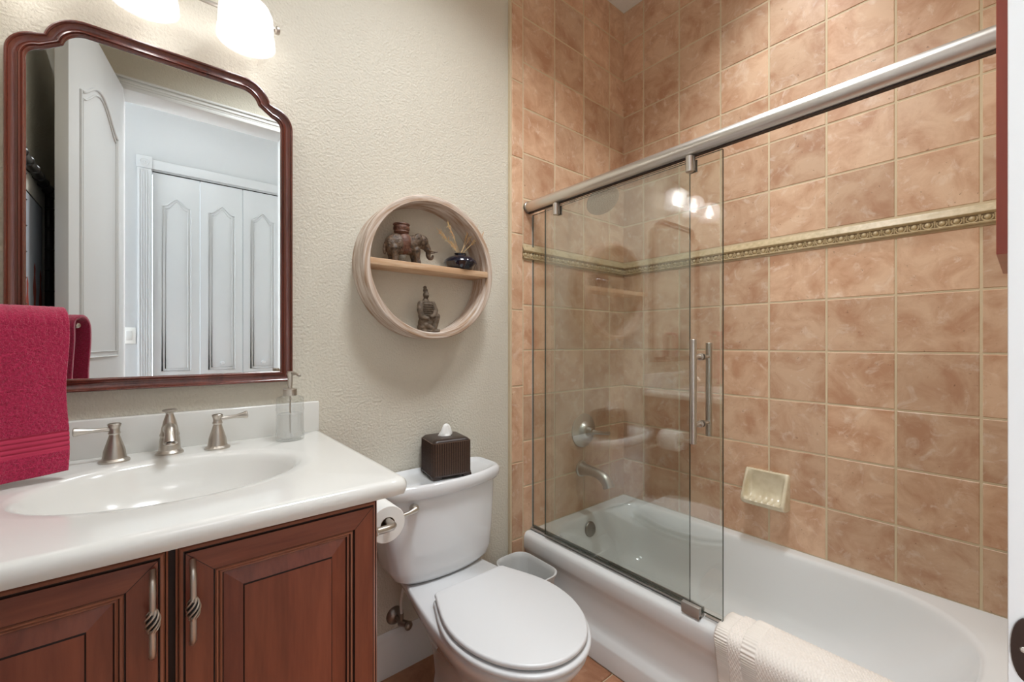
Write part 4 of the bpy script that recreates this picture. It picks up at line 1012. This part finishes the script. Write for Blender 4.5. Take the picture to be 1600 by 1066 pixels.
# ---------------------------------------------------------------- shower fittings on wall A (tiles 0.011 thick)
YT = -0.011
sv = thing('shower_valve', 'round brushed nickel shower valve plate with a lever', 'shower valve', (-0.338, YT, 0.722))
b = NB(); lathe(b, [(0.084,0),(0.084,0.003),(0.078,0.007),(0.05,0.010),(0.045,0.013),(0.040,0.020),(0.034,0.030),(0.024,0.036),(0.0,0.038)], (-0.338, YT, 0.722), (0,-1,0), 40); obj('escutcheon', b, NICKEL, sv)
b = NB(); lathe(b, [(0.026,0.03),(0.024,0.05),(0.019,0.062),(0.0,0.064)], (-0.338, YT, 0.722), (0,-1,0), 28)
tube(b, bez((-0.338, YT-0.052, 0.722), (-0.315, YT-0.075, 0.72), (-0.29, YT-0.082, 0.712), (-0.245, YT-0.088, 0.708), 10), [0.014,0.013,0.0115,0.0105,0.0095,0.0088,0.0082,0.008,0.0085,0.0095,0.009], 14); fixn(b); obj('lever', b, NICKEL, sv)
ts = thing('tub_spout', 'brushed nickel curved tub spout below the valve', 'tub spout', (-0.352, YT, 0.53))
b = NB(); pth = bez((-0.352, YT, 0.535), (-0.352, YT-0.08, 0.535), (-0.352, YT-0.150, 0.545), (-0.352, YT-0.170, 0.480), 16)
tube(b, pth, [0.034,0.031,0.028,0.026,0.0245,0.0235,0.023,0.023,0.023,0.0235,0.024,0.0245,0.025,0.025,0.025,0.0255,0.027], 24); fixn(b); obj('spout', b, NICKEL, ts)
b = NB(); lathe(b, [(0.040,0),(0.040,0.004),(0.034,0.007)], (-0.352, YT, 0.535), (0,-1,0), 28); obj('flange', b, NICKEL, ts)
sh_ = thing('rain_shower', 'round rain shower head on a short curved arm', 'shower head', (-0.43, YT, 1.86))
hc = Vector((-0.425, -0.205, 1.800)); hn = Vector((-0.15, -0.62, -0.78)).normalized()
b = NB(); lathe(b, [(0.028,0),(0.028,0.004),(0.012,0.012)], (-0.425, YT, 1.870), (0,-1,0), 24); tube(b, bez((-0.425, YT, 1.870), (-0.425, YT-0.07, 1.885), (-0.425, YT-0.13, 1.885), hc-hn*0.03, 12), 0.0105, 14); ball(b, hc-hn*0.03, 0.016); fixn(b); obj('shower_arm', b, CHROME, sh_)
b = NB(); lathe(b, [(0.014,-0.03),(0.018,-0.018),(0.05,-0.010),(0.074,-0.006),(0.078,-0.001),(0.076,0.002),(0.070,0.003),(0,0.003)], hc, hn, 48); obj('head', b, NICKEL, sh_)
b = NB()
qh = Vector((0,0,1)).rotation_difference(hn)
for rr_, nn_ in ((0.012,6),(0.024,12),(0.036,18),(0.048,24),(0.060,30)):
    for k in range(nn_):
        a = 2*PI*k/nn_; lathe(b, [(0.0016,0),(0.0012,0.002)], hc+qh@Vector((rr_*math.cos(a), rr_*math.sin(a), 0.003)), hn, 6)
o = obj('nozzles', b, DNICK, sh_); o['kind'] = 'stuff'
# ceramic soap dish on the long wall
sdd = thing('soap_dish', 'cream ceramic soap dish set in the tiled wall', 'soap dish', (-0.01, -0.740, 0.545))
b = NB()
yA, yB = -0.658, -0.826
solid = [(-0.006, 0.622), (-0.020, 0.624), (-0.026, 0.618), (-0.034, 0.602), (-0.044, 0.580), (-0.056, 0.556), (-0.066, 0.534), (-0.074, 0.520), (-0.080, 0.510), (-0.080, 0.500), (-0.072, 0.488), (-0.050, 0.478), (-0.025, 0.474), (-0.006, 0.474)]
hollow = [(-0.006, 0.622), (-0.020, 0.624), (-0.025, 0.619), (-0.023, 0.606), (-0.020, 0.580), (-0.021, 0.545), (-0.030, 0.520), (-0.050, 0.510), (-0.076, 0.512), (-0.083, 0.504), (-0.076, 0.488), (-0.052, 0.478), (-0.025, 0.474), (-0.006, 0.474)]
def sec(prof, y, shr):
    c = Vector((-0.006, 0, 0.548)); return [c + (Vector((x, 0, z))-c)*(1-shr) + Vector((0, y, 0)) for x, z in prof]
def mixp(t): return [(a[0]*(1-t)+c_[0]*t, a[1]*(1-t)+c_[1]*t) for a, c_ in zip(solid, hollow)]
rings = [sec(solid, yA, 0.10), sec(solid, yA-0.002, 0.04), sec(solid, yA-0.006, 0.0), sec(solid, yA-0.011, 0.0), sec(mixp(0.5), yA-0.014, 0), sec(mixp(0.9), yA-0.020, 0)]
nn2 = 44
for k in range(nn2+1):
    y = yA-0.028 + (yB-yA+0.056)*k/nn2; hp = [list(p) for p in hollow]
    w_ = 0.5-0.5*math.cos(2*PI*5*k/nn2)
    hp[7][1] -= 0.0035*(1-w_); hp[8][1] -= 0.005*(1-w_); hp[9][0] += 0.001*(1-w_)
    rings.append(sec([tuple(p) for p in hp], y, 0))
rings += [sec(mixp(0.9), yB+0.020, 0), sec(mixp(0.5), yB+0.014, 0), sec(solid, yB+0.011, 0), sec(solid, yB+0.006, 0), sec(solid, yB+0.002, 0.04), sec(solid, yB, 0.10)]
loft(b, rings); fixn(b); obj('dish', b, CERAM, sdd, ang=50)

# ---------------------------------------------------------------- cream bath mat on the rim
def mat_path():
    P = [(-0.600, 0.225), (-0.605, 0.270)]
    P += [(-0.612, 0.305), (-0.625, 0.3285), (-0.645, 0.3345)]
    P += [(-0.66, 0.3355), (-0.68, 0.3355), (-0.70, 0.3350), (-0.720, 0.3325), (-0.7345, 0.3235), (-0.7395, 0.308)]
    P += [(-0.7400, 0.28), (-0.7402, 0.24), (-0.7402, 0.19), (-0.7402, 0.13)]
    s = spline([(x, 0, z) for x, z in P], 16); return [(v.x, v.z) for v in s]
mp_ = mat_path(); 
# cumulative length
cl = [0]
for i in range(1, len(mp_)): cl.append(cl[-1]+math.dist(mp_[i], mp_[i-1]))
b = NB(); ys = []
y = -0.866
while y > -1.40: ys.append(y); y -= 0.0017
step_edges = ((-0.866, 0.010), (-0.908, 0.014), (-0.945, 0.018))
outer = []; inner = []
for yi, y in enumerate(ys):
    if y > -0.906: T = 0.0090; kind = 0
    elif y > -0.9095: T = 0.0035; kind = 9
    elif y > -0.943: T = 0.0150; kind = 1
    elif y > -0.9465: T = 0.0085; kind = 9
    elif y > -0.985: T = 0.0205; kind = 0
    else: T = 0.0205; kind = 1
    eg = min(1, (-0.866-y)/0.006) if y > -0.9 else 1
    ro, ri = [], []
    for i in range(len(mp_)):
        x, z = mp_[i]; a = mp_[min(len(mp_)-1, i+1)]; c_ = mp_[max(0, i-1)]
        t = Vector((a[0]-c_[0], a[1]-c_[1])).normalized(); n = Vector((t.y, -t.x)); n = -n if n.y < 0 and abs(n.y) > 0.3 else n
        if i > len(mp_)*0.5 and n.x > 0: n = -n
        if i < len(mp_)*0.25 and n.x < 0: n = -n
        d = 0
        if kind == 0: d = 0.0016*math.sin(cl[i]*2*PI/0.0058)
        elif kind == 1: d = 0.0015*math.sin(cl[i]*2*PI/0.0068)*math.sin(y*2*PI/0.0085 + math.pi*(int(cl[i]/0.0068) % 2))
        yy = y + 0.006*math.sin(cl[i]*9) - 0.010*min(1, max(0, (cl[i]-0.20)/0.12)) 
        tt = (T*eg + d)
        ro.append(b.verts.new((x+n.x*tt, yy, z+n.y*tt))); ri.append(b.verts.new((x+n.x*0.0008, yy, z+n.y*0.0008)))
    outer.append(ro); inner.append(ri)
for a in range(len(ys)-1):
    for i in range(len(mp_)-1):
        b.faces.new((outer[a][i], outer[a+1][i], outer[a+1][i+1], outer[a][i+1]))
        if a % 1 == 0: b.faces.new((inner[a][i], inner[a][i+1], inner[a+1][i+1], inner[a+1][i]))
    for i in (0, len(mp_)-1): b.faces.new((outer[a][i], outer[a+1][i], inner[a+1][i], inner[a][i]))
for a in (0, len(ys)-1):
    for i in range(len(mp_)-1): b.faces.new((outer[a][i], outer[a][i+1], inner[a][i+1], inner[a][i]))
fixn(b); o = obj('bath_mat', b, MATM, None, True, loc=(-0.69, -1.1, 0.33), ang=180); tag(o, 'cream knitted bath mat folded over the tub rim', 'bath mat')

# ---------------------------------------------------------------- cherry wall cabinet on the door wall
cb = thing('wall_cabinet', 'shallow red cherry wall cabinet at the upper right edge beside the door jamb', 'cabinet', (-1.10, YC, 1.26))
b = NB(); box(b, -1.200, YC, 1.262, -0.98, YC+0.0305, 2.30, 0.0008); obj('cabinet_body', b, CAB, cb, False)

# ---------------------------------------------------------------- framed picture and hook on the left wall
pf = thing('framed_picture', 'framed red and white picture in a black bamboo frame on the left wall', 'picture', (XD, -0.75, 1.1))
py0, py1, pz0, pz1 = -1.03, -0.56, 0.98, 1.735
b = NB()
def bamboo(a, e, r=0.014):
    a, e = Vector(a), Vector(e); n = int((e-a).length/0.075); tube(b, [a, e], r, 12)
    for k in range(n+1): lathe(b, [(r, -0.004), (r*1.25, 0), (r, 0.004)], a+(e-a)*k/n, (e-a), 12)
for q0, q1 in (((XD+0.016, py0, pz0-0.02), (XD+0.016, py0, pz1+0.02)), ((XD+0.016, py1, pz0-0.02), (XD+0.016, py1, pz1+0.02)), ((XD+0.022, py0-0.02, pz0), (XD+0.022, py1+0.02, pz0)), ((XD+0.022, py0-0.02, pz1), (XD+0.022, py1+0.02, pz1))): bamboo(q0, q1)
fixn(b); obj('frame', b, FRBLK, pf)
b = NB(); box(b, XD+0.001, py0, pz0, XD+0.008, py1, pz1); obj('mat_board', b, mat('pale_mat_board', (206, 204, 196), 0.8), pf, False)
b = NB()
for y0_, z0_, y1_, z1_ in ((py0+0.075, pz0+0.075, py0+0.08, pz1-0.075), (py1-0.08, pz0+0.075, py1-0.075, pz1-0.075), (py0+0.075, pz1-0.08, py1-0.075, pz1-0.075), (py0+0.075, pz0+0.075, py1-0.075, pz0+0.08)): box(b, XD+0.008, y0_, z0_, XD+0.010, y1_, z1_)
obj('inner_border', b, FRBLK, pf, False)
b = NB(); box(b, XD+0.008, py0+0.08, pz0+0.08, XD+0.009, py1-0.08, pz1-0.08); art = obj('artwork', b, mat('grey_blue_art', (176, 182, 192), 0.8), pf, False)
b = NB()
for y_, z_, h_2 in ((-0.93, 1.28, 0.30), (-0.83, 1.33, 0.22), (-0.72, 1.25, 0.26)):
    t_ = [Vector((XD+0.0093, y_+w_, z_+h_2*v)) for w_, v in ((-0.022,-0.5),(0.024,-0.5),(0.016,-0.1),(0.028,0.1),(0.012,0.3),(0.015,0.42),(0.0,0.5),(-0.014,0.4),(-0.01,0.28),(-0.026,0.05),(-0.015,-0.15))]
    b.faces.new([b.verts.new(p) for p in t_])
obj('painted_figures', b, mat('red_art_paint', (168, 74, 58), 0.8), pf, False)
rh = thing('robe_hook', 'brushed nickel robe hook on the left wall behind the door', 'hook', (XD, -1.18, 1.58))
b = NB(); lathe(b, [(0.030,0),(0.028,0.006),(0.014,0.018),(0.008,0.028),(0.0065,0.04)], (XD, -1.18, 1.585), (1,0,0), 24); tube(b, bez((XD+0.035,-1.18,1.585), (XD+0.05,-1.18,1.585), (XD+0.055,-1.20,1.58), (XD+0.055,-1.245,1.592), 8), 0.006, 10); fixn(b); obj('hook_body', b, NICKEL, rh)
